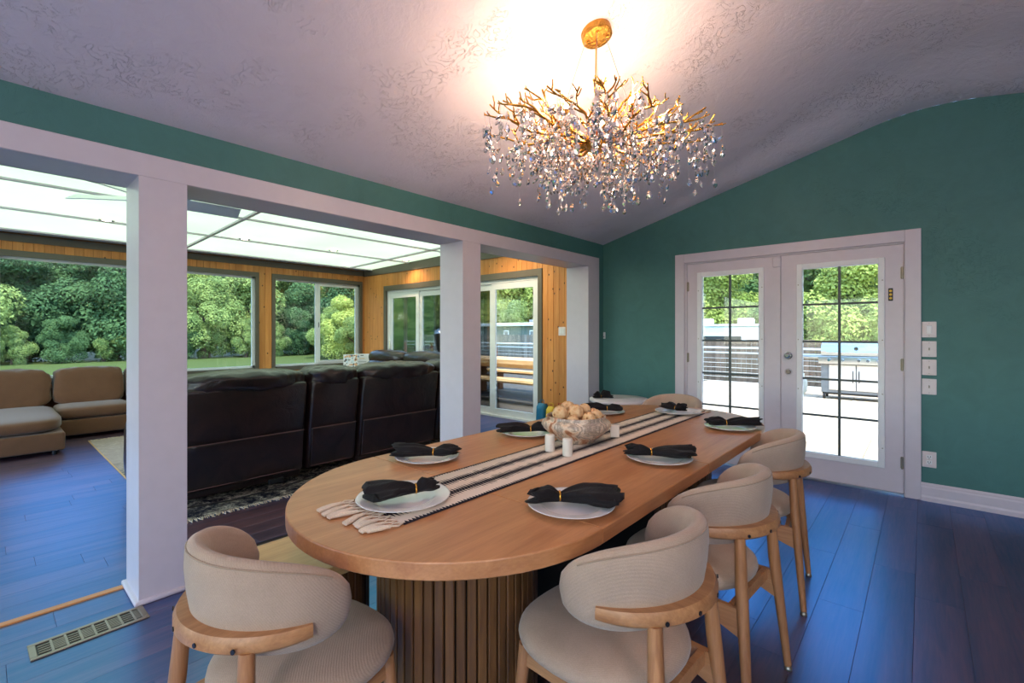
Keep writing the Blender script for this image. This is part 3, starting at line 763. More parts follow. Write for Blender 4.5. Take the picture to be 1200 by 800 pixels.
# trailers behind the fence
t = empty('travel_trailer', (-6.6, 21, -1.0))
MB().box(-1.9, 1.9, 0, 2.2, .5, 2.62, .12).build('body', M_TRAILER, t); MB().box(-1.95, 1.95, -.05, 2.25, 2.6, 2.7, .03).build('roof', M_WHITE, t)
MB().box(-1.0, .9, -.02, .02, 1.75, 2.2, .01).build('window', M_BLACKP, t)
for x in (-.9, .8): MB().box(x-.3, x+.3, .8, 1.3, 2.68, 2.98, .08).build('roof_unit', M_WHITE, t)
MB().tube([(0,.1,.36),(0,.35,.36)], .36, 20).build('wheel', M_BLACKP, t)
tag(t, 'white travel trailer with roof units behind the fence', 'trailer')
t = empty('mobile_home', (-18.6, 22, -1.0))
MB().box(-5.5, 2.6, 0, 4, .2, 2.75).build('wall', M_SHED, t); MB().box(-5.8, 2.9, -.3, 4.3, 2.75, 2.95, .03).build('roof', M_WHITE, t)
for x in (-3.6, -1.2, .9): f = MB().box(x-.2, x+.2, -.03, .01, 1.3, 2.5).build('window', M_WHITE, t); MB().box(x-.14, x+.14, -.04, -.02, 1.37, 2.43).build('pane', M_GREYP, f)
MB().box(-.6, .6, 1.5, 2.6, 2.95, 3.2, .04).build('roof_unit', M_GREYP, t)
tag(t, 'grey green flat-roofed mobile home above the weathered fence', 'building')

# gas grill
g = empty('gas_grill', (-1.02, 12.0, DKZ), radians(0))
w = .78
def lidp(i, j):
    a = pi*.5*j/10; ys = -.26+.0+.5*(1-cos(a)) if 0 else None
    return (0,0,0)
MB().box(-.62, .62, -.27, .27, .80, .90, .01).build('fire_box', M_STEEL, g)
lid = MB(); pr = [(-.27,.91),(-.28,1.0),(-.25,1.10),(-.16,1.17),(0,1.2),(.16,1.17),(.27,1.08),(.28,.91)]
n = len(pr)
lid.add([(-.6,y,z) for y,z in pr]+[(.6,y,z) for y,z in pr], [(i,i+1,n+i+1,n+i) for i in range(n-1)]+[tuple(range(n-1,-1,-1)), tuple(range(n,2*n))])
l = lid.build('lid', M_STEEL, g); MB().tube([(-.5,-.31,.98),(.5,-.31,.98)], .014, 8).box(-.5,-.48,-.31,-.26,.97,.99).box(.48,.5,-.31,-.26,.97,.99).build('lid_handle', M_CHROME, l)
MB().tube([(0,-.272,1.06),(0,-.285,1.06)], .035, 12).build('thermometer', M_BLACKP, l)
pn = MB().box(-.64, .64, -.34, -.27, .74, .90, .01).build('control_panel', M_STEEL, g)
for x in (-.45,-.22,.05,.2,.36,.52): MB().tube([(x,-.34,.82),(x,-.375,.82)], [.036,.028], 14).build('knob', M_CHROME, pn)
for sx in (-1, 1):
    s_ = MB().box(.64*sx, 1.02*sx, -.26, .26, .84, .89, .01).build('side_shelf', M_STEEL, g)
MB().box(-.60, .60, -.25, .25, .14, .80).build('cabinet', M_GREYP, g)
for x0, x1, hx in ((-.46,-.01,-.05),(.01,.46,.05)):
    d = MB().box(x0, x1, -.27, -.25, .2, .72, .006).build('cabinet_door', M_CERAMIC, g); MB().tube([(hx,-.29,.36),(hx,-.29,.60)], .008, 6).build('handle', M_BLACKP, d)
for x in (-.55, .55):
    for yy in (-.2, .2): MB().tube([(x-.02,yy,.06),(x+.02,yy,.06)], .06, 14).build('caster', M_BLACKP, g)
MB().box(-.58, .58, -.24, .24, .10, .14).build('bottom_shelf', M_BLACKP, g)
tag(g, 'large stainless gas grill with cream doors on the patio', 'grill')
t = empty('propane_tank', (-2.12, 12.35, DKZ))
MB().lathe([(.11,0),(.12,.03),(.15,.06),(.155,.12),(.155,.28),(.13,.36),(.06,.40),(.0001,.41)], seg=24).build('tank_body', M_TANK, t)
MB().lathe([(.09,.38),(.1,.46),(.09,.46),(.085,.38)], seg=20).build('collar', M_TANK, t); MB().tube([(0,0,.40),(0,0,.46)], .02, 8).build('valve', M_GOLD, t)
tag(t, 'cream propane tank standing beside the gas grill', 'propane tank')

# log picnic table
t = empty('picnic_table', (-6.6, 7.7, DKZ))
def slabw(x0, x1, y0, y1, z0, z1, seedv):
    rg = random.Random(seedv); n = 26; m = MB()
    def fn(i, j):
        x = x0+(x1-x0)*i/(n-1); e0 = .04*noise.noise(Vector((x*1.6, seedv, 0))); e1 = .05*noise.noise(Vector((x*1.3, seedv+9, 0)))
        P_ = [(y0+e0,z1),(y1+e1,z1),(y1+e1*.6+.02,(z0+z1)/2),(y1+e1-.03,z0),(y0+e0+.03,z0),(y0+e0*.6-.02,(z0+z1)/2)]
        return (x, *P_[j])
    m.grid(fn, n, 6, closev=True, smooth=False)
    for i in (0, n-1): m.add([fn(i, j) for j in range(6)], [tuple(range(6)) if i else tuple(range(5,-1,-1))])
    return m
slabw(-1.9, 1.9, -.5, .5, .66, .82, 3).build('table_top', M_LOG, t)
slabw(-1.8, 1.8, -.95, -.65, .40, .48, 4).build('bench_seat', M_LOG, t)
slabw(-1.8, 1.8, .65, .95, .40, .48, 5).build('bench_seat', M_LOG, t)
for x in (-1.3, 1.3):
    MB().box(x-.08, x+.08, -.3, .3, .0, .70, .02).build('leg', M_LOGD, t); MB().box(x-.07, x+.07, -.9, .9, .26, .40, .02).build('leg_beam', M_LOGD, t)
    for s_ in (-1, 1): MB().box(x-.08, x+.08, s_*.72, s_*.88, 0, .26, .02).build('leg', M_LOGD, t)
tag(t, 'rustic log picnic table with thick slab benches on the deck', 'picnic table')
MB()
t = empty('patio_heater', (-9.6, 8.0, DKZ))
MB().tube([(0,0,.05),(0,0,.95)], .035, 10).build('pole', M_BLACKP, t); MB().lathe([(.0001,0),(.2,0),(.2,.04),(.05,.08)], seg=20).build('base', M_BLACKP, t)
MB().lathe([(.03,.90),(.06,.95),(.13,1.3),(.14,1.36)], seg=16, caps=True).build('urn', M_BLACKP, t); MB().lathe([(.14,1.36),(.13,1.42),(.08,1.46),(.0001,1.5)], seg=16).build('dome', M_STEEL, t)
tag(t, 'black patio torch with a silver dome, behind the post', 'patio lamp')
#OBJECTS

# ------------------------------------------------------------------ dining table
TX, TY0, TY1, TR, TZ = -1.303, 1.20, 3.00, .60, .76
t = empty('dining_table', (TX, (TY0+TY1)/2, 0)); hy = (TY1-TY0)/2
def stadium(r, hy, n=40):
    p = [(r*cos(pi*i/n), hy+r*sin(pi*i/n)) for i in range(n+1)]
    return p + [(-x, -y) for x, y in p]
def bev_slab(outline, z0, z1, b, ya=None, yb=None):
    n = len(outline); m = MB(); vs = []
    cx = sum(p[0] for p in outline)/n; cy = sum(p[1] for p in outline)/n
    def inset(p, q, r_, d):
        e1 = Vector((p[0]-q[0], p[1]-q[1])); e2 = Vector((r_[0]-p[0], r_[1]-p[1])); nn = (Vector((-e1.y, e1.x)).normalized()+Vector((-e2.y, e2.x)).normalized()).normalized()
        return (p[0]+nn.x*d, p[1]+nn.y*d)
    rings = [(z0, b), (z0+b, 0), (z1-b, 0), (z1-b*.3, b*.35), (z1, b)]
    for z, d in rings:
        for i, p in enumerate(outline):
            x, y = inset(p, outline[i-1], outline[(i+1) % n], d); vs.append((x, y, z))
    fs = []
    for k in range(len(rings)-1):
        for i in range(n): fs.append((k*n+i, k*n+(i+1)%n, (k+1)*n+(i+1)%n, (k+1)*n+i))
    fs += [tuple(range(n-1,-1,-1)), tuple((len(rings)-1)*n+i for i in range(n))]
    return m.add(vs, fs)
# two round end leaves and two straight leaves, fine joints between them
half = [(TR*cos(pi*i/40), TR*sin(pi*i/40)) for i in range(41)]
bev_slab([(x, y+hy+.001) for x, y in half], TZ-.048, TZ, .004).build('table_leaf', M_OAK, t)
bev_slab([(-x, -y-hy-.001) for x, y in half], TZ-.048, TZ, .004).build('table_leaf', M_OAK, t)
for a, b in ((-hy, -.0), (.0, hy)): MB().box(-TR, TR, a+.001, b-.001, TZ-.048, TZ, .003).build('table_leaf', M_OAK, t)
MB().box(-.5, .5, -hy-.2, hy+.2, TZ-.075, TZ-.048).box(-.06, .06, -hy, hy, .0, TZ-.07).build('under_frame', M_DARK, t)
sl = MB().box(-.0145, .0145, -.009, .006, .0, TZ-.05, .003).mesh('slat', M_SLAT)
PR = .285
for yc in (-hy-.02, hy+.02):
    d = MB().lathe([(PR-.008, 0), (PR-.008, TZ-.05)], (0, yc, 0), 56, caps=True).build('pedestal', M_DARK, t)
    for k in range(53):
        a = 2*pi*k/53; o = put('slat', sl, d, (PR*cos(a), yc+PR*sin(a), 0), a+pi/2)
tag(t, 'long oak dining table with rounded ends on two slatted drum pedestals', 'table')

# bench along the far side
t = empty('dining_bench', (-1.868, 1.75, 0))
bev_slab([(-.2,-1.2),(.2,-1.2),(.2,1.2),(-.2,1.2)], .405, .45, .004).build('seat', M_BENCH, t)
sl = MB().box(-.0145, .0145, -.008, .006, .0, .404, .003).mesh('slat', M_SLAT)
for yc in (-.85, .85):
    core = [(.155*cos(2*pi*k/40)*1.0, yc+.215*sin(2*pi*k/40)) for k in range(40)]
    d = MB().prism(core, 0, .404).build('pedestal', M_DARK, t)
    n = 34; pts = []
    for k in range(720):
        a = 2*pi*k/720; pts.append((.163*cos(a), .223*sin(a)))
    L = [0]
    for k in range(720): q = pts[(k+1)%720]; L.append(L[-1]+math.hypot(q[0]-pts[k][0], q[1]-pts[k][1]))
    for i in range(n):
        s_ = L[-1]*i/n; k = next(j for j in range(720) if L[j+1] >= s_); q = pts[(k+1)%720]; p = pts[k]
        put('slat', sl, d, (p[0], yc+p[1], 0), math.atan2(q[1]-p[1], q[0]-p[0]))
tag(t, 'light oak bench with slatted oval bases along the far side of the table', 'bench')

# ------------------------------------------------------------------ chairs
def make_chair():
    r = empty('dining_chair')
    # seat cushion: rounded superellipse
    def seat(i, j):
        a = 2*pi*i/48; ph = -pi/2+pi*j/12
        e = .42; c = cos(a); s_ = sin(a)
        rx, ry = .268, .262
        x = rx*(abs(c)**(2/2.5))*(1 if c > 0 else -1); y = ry*(abs(s_)**(2/2.5))*(1 if s_ > 0 else -1)
        if y < 0: x *= 1-.16*(y/ry)**2
        k = max(0.0, cos(ph))**e; z = .432+.042*(abs(sin(ph))**.8)*(1 if ph > 0 else -1)
        return (x*k, y*k+.03, z+.008*(1-k*k*.9))
    MB().grid(seat, 48, 13, closeu=True).build('seat', M_CHAIR, r)
    # curved wrap-round back
    def bk(th):              # plan curve, th from -1 to 1
        a = -pi/2 + th*radians(90); return Vector((.250*cos(a), .250*sin(a)+.02*th*th, 0)), a
    def sec(th):
        e = abs(th); h = .116*(max(0, 1-e**4.2))**.5; zc_ = .702-.05*e*e; return h, zc_
    NU, NV = 49, 16
    def back(i, j):
        th = -1+2*i/(NU-1); p, a = bk(th); h, z0 = sec(th*.9995); b = 2*pi*j/NV
        n = Vector((cos(a), sin(a), 0)); tk = .036*(max(0, 1-abs(th)**8))**.5+.001
        cb, sb = cos(b), sin(b)
        dr = tk*(abs(cb)**.75)*(1 if cb > 0 else -1); dz = (h+.002)*(abs(sb)**.8)*(1 if sb > 0 else -1)
        dr += .016*(dz/.118)*1.0           # back leans outward at the top
        q = p + n*dr; return (q.x, q.y, z0+dz)
    MB().grid(back, NU, NV, closev=True).build('backrest', M_CHAIR, r, fix=True)
    pts = []
    for i in range(4, NU-4):
        th = -1+2*i/(NU-1); p, a = bk(th); h, z0 = sec(th); n = Vector((cos(a), sin(a), 0)); b = radians(58)
        q = p+n*(.036*cos(b)**.75+.016*(sin(b)**.8)*h/.118+.001); pts.append((q.x, q.y, z0+h*sin(b)**.8+.0005))
    MB().tube(pts, .0028, 6).build('piping', M_PIPE, r.children[1] if 0 else [c for c in kids(r) if c.name.startswith('backrest')][0])
    # wooden rail round the outside
    def rail(i, j):
        th = -.74+1.48*i/32; a = -pi/2+th*radians(90); e = abs(th)/.74
        wdt = .050*(1-.62*e**2.2); hh = .021*(1-.25*e**3); ri = .250+.024-.004*e
        prof_ = [(0,-1),(.75,-1),(1,-.55),(1,.35),(.82,1),(0,1)]
        d, z = prof_[j]; rr = ri + wdt*d
        return (rr*cos(a), rr*sin(a)*.985, .637+hh*z-.002*e)
    m = MB().grid(rail, 33, 6, closev=True)
    for i in (0, 32): m.add([rail(i, j) for j in range(6)], [tuple(range(6)) if i == 0 else tuple(range(5,-1,-1))])
    rl = smooth_angle(m.build('arm_rail', M_ASH, r), 50)
    for a in (-1.02, -1.38, -1.76, -2.12):
        MB().tube([(.3225*cos(a), .3175*sin(a), .634), (.3255*cos(a), .3205*sin(a), .634)], .006, 8).build('plug', M_BLACKP, rl)
    # legs
    for sx in (-1, 1):
        l = MB().tube([(sx*.175, -.240, .622), (sx*.19,-.252,.45), (sx*.237, -.292, .02)], [.019,.0225,.0145], 12, flat=1.15).build('leg', M_ASHZ, r)
        MB().lathe([(.0135,.02),(.0135,.012),(.016,.010),(.016,0),(.0001,0)], (sx*.2375, -.2925, 0), 12).build('foot_cap', M_VENT, l)
        l = MB().tube([(sx*.20, .20, .405), (sx*.232, .232, .02)], [.0215,.014], 12).build('leg', M_ASHZ, r)
        MB().lathe([(.0135,.02),(.0135,.012),(.016,.010),(.016,0),(.0001,0)], (sx*.2322, .2322, 0), 12).build('foot_cap', M_VENT, l)
        x0 = sx*.20
        m = MB().add([(x0-.011,-.25,.39),(x0-.011,.21,.39),(x0-.011,.21,.345),(x0-.011,-.10,.345),(x0-.011,-.26,.29),
                      (x0+.011,-.25,.39),(x0+.011,.21,.39),(x0+.011,.21,.345),(x0+.011,-.10,.345),(x0+.011,-.26,.29)],
                     [(0,1,2,3,4),(9,8,7,6,5),(0,5,6,1),(1,6,7,2),(2,7,8,3),(3,8,9,4),(4,9,5,0)])
        m.build('seat_frame', M_ASH, r)
    MB().box(-.19, .19, -.225, -.205, .35, .392).build('seat_frame', M_ASH, r)
    for o in kids(r):
        for k in [o]+kids(o):
            for v in k.data.vertices: v.co.x *= .92; v.co.y *= .92
    return r
ch0 = make_chair()
spots = [(-.70, 1.252, 87, 'beige curved-back chair on the near right of the table, closest to the camera'),
         (-.685, 1.91, 86, 'middle beige curved-back chair of the three along the right side'),
         (-.715, 2.75, 96.5, 'beige curved-back chair on the right side nearest the French doors'),
         (-1.54, 3.63, 172, 'beige chair at the far end of the table, only its back showing'),
         (-1.31, .578, 8, 'large beige curved-back chair at the near end, beside the bench')]
chairs = []
for i, (x, y, rz, lab) in enumerate(spots):
    c = ch0 if i == 0 else copy_tree(ch0)
    c.location = (x, y, 0); c.rotation_euler = (0, 0, radians(rz)); c.scale = (.95,.95,1) if i == 4 else (1,1,1); tag(c, lab, 'chair', 'upholstered dining chairs'); chairs.append(c)

# ------------------------------------------------------------------ table setting
RX = -1.306
def runner():
    t = empty('table_runner', (RX, 2.08, TZ))
    y0, y1 = -1.25, 1.30; n = 60
    top = lambda x, y: .0035+.0012*noise.noise(Vector((x*9, y*5, 0)))
    m = MB()
    def f(i, j):
        y = y0+(y1-y0)*i/(n-1); xx = [-.15,-.1495,-.07,0,.07,.1495,.15][j]; z = 0.0006 if j in (0, 6) else top(xx, y)
        return (xx, y, z)
    m.grid(f, n, 7)
    m.build('cloth', M_RUNNER, t)
    rg = random.Random(5)
    kn = MB()
    for side in (-1, 1):
        ye = y0 if side < 0 else y1
        nt_ = 9
        for k in range(nt_):
            x = -.14+.28*k/(nt_-1); 
            if side < 0:
                for a, b in ((0, .0127), (0, -.0127)): kn.tube([(x, ye+.004, .004), (x+b, ye-.022, .006), (x, ye-.042, .007)], .003, 5)
                kn.sphere((x, ye-.044, .007), .006, 8, 6)
            dx = rg.uniform(-.02, .02); L = rg.uniform(.055, .085); 
            T = MB()
            for s_ in range(3):
                ox = (s_-1)*.005
                T.tube([(x+ox*.2, ye+side*.038, .007), (x+ox+dx*.4, ye+side*(.05+.3*L), .0085), (x+ox*1.4+dx, ye+side*(.045+.75*L), .0075), (x+ox*1.6+dx*1.2, ye+side*(.045+L), .0065)], [.004,.0062,.0062,.004], 7)
            T.build('tassel', M_CREAM, t)
    kn.build('knotted_edge', M_CREAM, t)
    return tag(t, 'cream table runner with black toothed stripes and a tasselled end', 'runner')
runner()
ZP = TZ
def make_plate(r, rim=True):
    p = [(.0001,.004),(r*.55,.004),(r*.60,.0045),(r*.66,.010),(r*.72,.0135),(r*.97,.0185),(r,.0195),(r*1.005,.018),(r*.97,.0155),(r*.7,.009),(r*.6,.0015),(r*.56,0),(.0001,0)]
    return MB().lathe(p, seg=56).build('plate', M_PLATE, fix=True)
plate0 = make_plate(.142); plateR = make_plate(.155)
def napkin(seed_, La, Lb, wa, wb, h, twist=0):
    rg = random.Random(seed_); r = empty('napkin'); NU, NV = 40, 36
    ph = [rg.uniform(0, 6.28) for _ in range(8)]
    def f(i, j):
        u = -1+2*i/(NU-1); a = 2*pi*j/NV
        L, w_ = (La, wa) if u < 0 else (Lb, wb); e = abs(u)
        w = .012+(w_-.012)*min(1, (e*1.5))**.8
        if u < 0: w *= (max(0, 1-max(0, e-.45)**2*3.2))**.5
        hh = .012+(h-.012)*min(1, e*2.2)**.7*(1-.55*e)
        pl = 1+.16*sin(4*a+ph[0]+u*2)+.11*sin(7*a+ph[1]-u*3)
        x = cos(a)*w*(1+.10*sin(3*a+ph[2])); z = sin(a)*hh*pl
        yy = u*L + (.014*sin(2*a+ph[3])+.005*sin(5*a+ph[4]))*(e**2) + twist*x*e
        x += .02*sin(u*2.6+ph[5])*e
        nz = noise.noise(Vector((x*16+seed_, yy*9, a))); yy += .010*e*e*sin(6*a+ph[7])
        z += (.012*nz+.006*sin(x*150+ph[5]+u*2)*(z > 0))*e; x += .006*nz
        z += hh*1.0
        z = max(z, .0012+.002*(1+sin(7*a+ph[6]))*e)
        return (x, yy, z)
    m = MB().grid(f, NU, NV, closev=True)
    for i in (0, NU-1):
        ring = [f(i, j) for j in range(NV)]; c = (sum(p[0] for p in ring)/NV, sum(p[1] for p in ring)/NV*.93, sum(p[2] for p in ring)/NV)
        m.add(ring+[c], [(j, (j+1)%NV, NV) if i else ((j+1)%NV, j, NV) for j in range(NV)], True)
    m.build('cloth', M_NAPKIN, r, fix=True)
    def rf(i, j):
        a = 2*pi*i/28; b = 2*pi*j/8; R1, R2 = .0185, .0155
        d = .0022; return (cos(a)*(R1+d*cos(b)), d*1.6*sin(b), .0135+sin(a)*(R2+d*cos(b))+.003)
    MB().grid(rf, 28, 8, True, True).build('napkin_ring', M_GOLD, r)
    return r
def setting(i, x, y, ang, nx, ny, La, Lb, wa, wb, h, lab, big=False, tilt=0, dz=0, twist=0):
    src = plateR if big else plate0
    p = src if src.get('label') is None else src.copy()
    if p is not src: COL.objects.link(p)
    p.location = (x, y, ZP+dz+.0003); tag(p, 'white round dinner plate '+lab[0], 'plate', 'dinner plates on the table')
    n = napkin(100+i, La, Lb, wa, wb, h, twist)
    n.location = (x+nx, y+ny, ZP+dz+.0198); n.rotation_euler = (radians(tilt), 0, radians(ang))
    tag(n, 'black cloth napkin in a gold ring '+lab[1], 'napkin', 'black napkins on the plates')
# ang: direction of the long end (local +y)
def A(dx, dy): return math.degrees(math.atan2(-dx, dy))
R_ = (cos(radians(41.32)), sin(radians(41.32)))      # picture right, on the ground
F_ = (-R_[1], R_[0])
def vec(r, f): return (r*R_[0]+f*F_[0], r*R_[1]+f*F_[1])
setting(0, -1.318, .945, A(*vec(-1, -.35)), .02, .035, .06, .15, .042, .072, .028, ('with wide rim at the near end of the table', 'folded to a point on the near-end plate'), big=True, dz=.0045, twist=.3)
setting(1, -1.685, 1.335, A(*vec(-1, .06)), .035, .01, .10, .18, .05, .055, .028, ('on the left side nearest the near end', 'on the left plate closest to the near end'))
setting(2, -1.675, 2.03, A(*vec(-1, .05)), .03, .0, .10, .17, .048, .056, .030, ('on the left side beside the stone bowl', 'lying ragged on the left plate beside the bowl'))
setting(3, -1.70, 2.93, A(*vec(-1, .1)), .02, .0, .09, .16, .045, .06, .030, ('behind the stone bowl at the far left', 'on the plate behind the stone bowl'))
setting(4, -1.30, 3.25, A(*vec(-.6, 1)), -.01, .0, .06, .10, .045, .06, .030, ('at the far end of the runner', 'on the far-end plate of the runner'), big=True, dz=.0045)
setting(5, -.865, 1.275, A(*vec(1, .02)), -.03, -.02, .09, .185, .052, .080, .028, ('nearest the camera on the right side', 'fanned out on the near right plate'), twist=-.3)
setting(6, -.888, 2.01, A(*vec(1, -.12)), -.03, -.02, .10, .18, .045, .062, .027, ('in the middle of the right side', 'on the middle right plate'), twist=-.35)
setting(7, -.865, 2.95, A(*vec(1, -.08)), -.02, -.01, .10, .20, .055, .062, .028, ('at the far right beside the French doors', 'on the far right plate, lit blue by daylight'))

# stone bowl with shell balls
BX, BY, BZ = -1.375, 2.075, TZ+.0045
b = MB().lathe([(.0001,.004),(.085,.004),(.088,0),(.095,.0),(.100,.01),(.135,.035),(.170,.068),(.182,.088),(.176,.104),(.158,.114),(.152,.124),(.156,.132),(.150,.135),(.143,.128),(.146,.116),(.160,.098),(.166,.085),(.150,.06),(.10,.022),(.0001,.016)], seg=64).build('serving_bowl', M_MARBLE, fix=True)
b.location = (BX, BY, BZ); tag(b, 'wide marbled brown and cream bowl in the middle of the runner', 'bowl')
def ball(x, y, z, r, lab):
    bm = bmesh.new(); bmesh.ops.create_icosphere(bm, subdivisions=4, radius=r)
    sd_ = random.uniform(0, 50)
    for v in bm.verts:
        d = v.co.normalized(); q = noise.noise(d*4.2+Vector((sd_,0,0))); c_ = noise.cell(d*6+Vector((sd_,0,0)))
        pit = min(0, .25-abs(noise.noise(d*7+Vector((0,sd_,0)))*1.6))
        v.co = d*r*(1+.05*q+.16*pit)
    me = bpy.data.meshes.new('shell_ball'); bm.to_mesh(me); bm.free(); me.materials.append(M_BALL)
    for p in me.polygons: p.use_smooth = True
    o = put('shell_ball', me, None, (BX+x, BY+y, BZ+z)); tag(o, lab, 'ball', 'shell balls in the bowl')
def vb(r, f): return vec(r, f)
for (r_, f_, z, rad, lab) in [(-.085, -.03, .145, .043, 'pitted tan shell ball at the left of the bowl'), (-.035, .07, .155, .042, 'pale shell ball at the back left of the bowl'),
        (-.005, -.03, .150, .044, 'round cream shell ball at the centre of the bowl'), (.05, .04, .152, .036, 'ragged brown shell ball right of centre in the bowl'),
        (.098, -.04, .136, .034, 'smooth tan shell ball at the right rim'), (-.03, -.105, .118, .034, 'low shell ball at the front rim of the bowl'), (.055,-.085,.128,.034,'flaky white shell ball in front right of the bowl'), (.10,.05,.132,.030,'shell ball half hidden at the back right of the bowl')]:
    x, y = vb(r_, f_); ball(x, y, z, rad, lab)
def shaker(x, y, lab, r=.0235, h=.078):
    m = MB().lathe([(.0001,0),(r*.96,0),(r,.002),(r,h-.004),(r*.93,h),(.0001,h)], seg=32).build('shaker', M_CERAMIC, fix=True)
    m.location = (x, y, TZ+.0048)
    hl = MB()
    for a in range(5): hl.lathe([(.0012,h+.0002),(.0001,h+.0003)], (r*.45*cos(a*1.26), r*.45*sin(a*1.26), 0), 6)
    hl.build('pour_holes', M_BLACKP, m)
    return tag(m, lab, 'shaker', 'white shakers by the bowl')
shaker(-1.345, 1.805, 'white cylindrical shaker left of its twin in front of the bowl'); shaker(-1.232, 1.79, 'white cylindrical shaker right of its twin in front of the bowl')
m = MB().box(-.024, .024, -.024, .024, 0, .066, .004).build('candle_holder', M_CERAMIC); m.location = (-1.262, 2.285, TZ+.0048); m.rotation_euler = (0,0,.5); tag(m, 'white square block holder just behind the bowl at right', 'holder')
MB().lathe([(.014,.0665),(.017,.0672),(.017,.0662)], seg=20).build('cup', M_STEEL, m)

# ------------------------------------------------------------------ corner: side table, bags
t = empty('side_table', (-2.36, 4.36, 0))
MB().lathe([(.0001,.655),(.295,.655),(.302,.648),(.302,.632),(.296,.626),(.0001,.626)], seg=48).build('table_top', M_PLATEW, t, fix=True)
MB().lathe([(.24,.0),(.245,.01),(.245,.625)], seg=40, caps=True).build('drum_base', M_BLACKP, t)
tag(t, 'small round side table with a white top in the teal corner', 'side table')
n = napkin(140, .07, .10, .05, .06, .045); n.location = (-2.52, 4.26, .656); n.rotation_euler = (0, 0, radians(A(*vec(1, .25)))); tag(n, 'black cloth napkin bundled on the small side table', 'napkin')
for (x, w_, h_, mt, lab) in [(-4.02,.15,.34,M_BLUE,'blue beach bag on the floor by the pine wall'),(-3.86,.13,.31,M_YELLOW,'yellow printed bag between the blue and red bags'),(-3.71,.10,.32,M_RED,'red printed bag by the pine wall'),(-3.60,.10,.34,M_BLUE,'rightmost blue bag against the pine wall')]:
    def f(i, j, w_=w_, h_=h_):
        z = h_*i/8; a = 2*pi*j/20; k = 1-.25*(i/8)**2; c, s_ = cos(a), sin(a)
        return (w_*.48*(abs(c)**.6)*(1 if c > 0 else -1), .09*k*(abs(s_)**.6)*(1 if s_ > 0 else -1)*(1 if i < 8 else .3), z+.008*sin(3*a)*(i == 8))
    m = MB().grid(f, 9, 20, closev=True); m.add([f(0, j) for j in range(20)], [tuple(range(20))]); o = m.build('beach_bag', mt); o.location = (x, 5.22, .001); tag(o, lab, 'bag')
    MB().tube([(-.03,0,h_-.02),(-.03,-.01,h_+.05),(.03,-.01,h_+.05),(.03,0,h_-.02)], .005, 6).build('handle', mt, o)

# floor vent
v = empty('floor_vent', (-2.784, .328, 0)); v.rotation_euler = (0,0,radians(1.5))
MB().box(-.066,.066,-.19,.19,-.004,.001).build('duct', M_BLACKP, v)
fr = MB().box(-.072,-.052,-.196,.196,.0,.006,.002).box(.052,.072,-.196,.196,.0,.006,.002).box(-.052,.052,-.196,-.172,0,.006,.002).box(-.052,.052,.172,.196,0,.006,.002).build('vent_frame', M_VENT, v)
for k in range(8):
    y = -.172+.0455*k
    if k: MB().box(-.052,.052,y-.004,y+.004,.0,.005).build('crossbar', M_VENT, v)
    for x in ((-.03,-.01,.01,.03) if k % 2 == 0 else (-.036,-.024,-.012,0,.012,.024,.036)):
        MB().box(x-.003,x+.003,y+.004,y+.0415,.0,.0045).build('louvre', M_VENT, v)
tag(v, 'metal floor vent grille beside the left post', 'floor vent')

# ------------------------------------------------------------------ ceiling fan (hub behind the post)
f = empty('ceiling_fan', (-4.62, .93, 2.38))
MB().tube([(0,0,.12),(0,0,.36)], .016, 10).build('downrod', M_WHITE, f); MB().lathe([(.0001,.13),(.08,.12),(.10,.06),(.10,-.02),(.07,-.06),(.0001,-.07)], seg=28).build('motor_housing', M_WHITE, f)
MB().lathe([(.0001,.34),(.05,.34),(.065,.355),(.065,.36)], seg=24).build('canopy', M_WHITE, f)
for k in range(5):
    a = radians(87+72*k)
    def g_(i, j, a=a):
        s_ = .10+.50*i/10; w_ = (-.5+j/3)*.125*(1 if i < 9 else .8); z = .02-.030*(j/3-.5)*2
        return (s_*cos(a)-w_*sin(a), s_*sin(a)+w_*cos(a), z)
    o = MB().grid(g_, 11, 4, smooth=False).build('blade', M_GREYP if 0 else M_WHITE, f); md = o.modifiers.new('t', 'SOLIDIFY'); md.thickness = .008
tag(f, 'white ceiling fan in the sunroom, mostly hidden by the left post', 'fan')

# ------------------------------------------------------------------ rug and sofas
rx0, rx1, ry0, ry1 = -7.68, -3.90, .885, 4.15
r = empty('area_rug', ((rx0+rx1)/2, (ry0+ry1)/2, 0)); a, b = (rx1-rx0)/2, (ry1-ry0)/2
MB().box(-a, a, -b, b, .0005, .010, .003).build('pile', M_RUG, r)
MB().box(-a, a, -b-.012, -b, .0005, .011, .003).box(-a, a, b, b+.012, .0005, .011, .003).build('binding', M_RUGEDGE, r)
fg = MB(); rg = random.Random(9)
for sx in (-1, 1):
    y = -b
    while y < b:
        L = rg.uniform(.03,.06); d = rg.uniform(-.02,.02); fg.tube([(sx*a, y, .006), (sx*(a+L*.5), y+d*.4, .006), (sx*(a+L), y+d, .003)], .0035, 4, cap=False); y += .011
tag(fg.build('fringe', M_CREAM, r), kind='stuff')
tag(r, 'dark patterned area rug with cream fringe under the black sectional', 'rug')

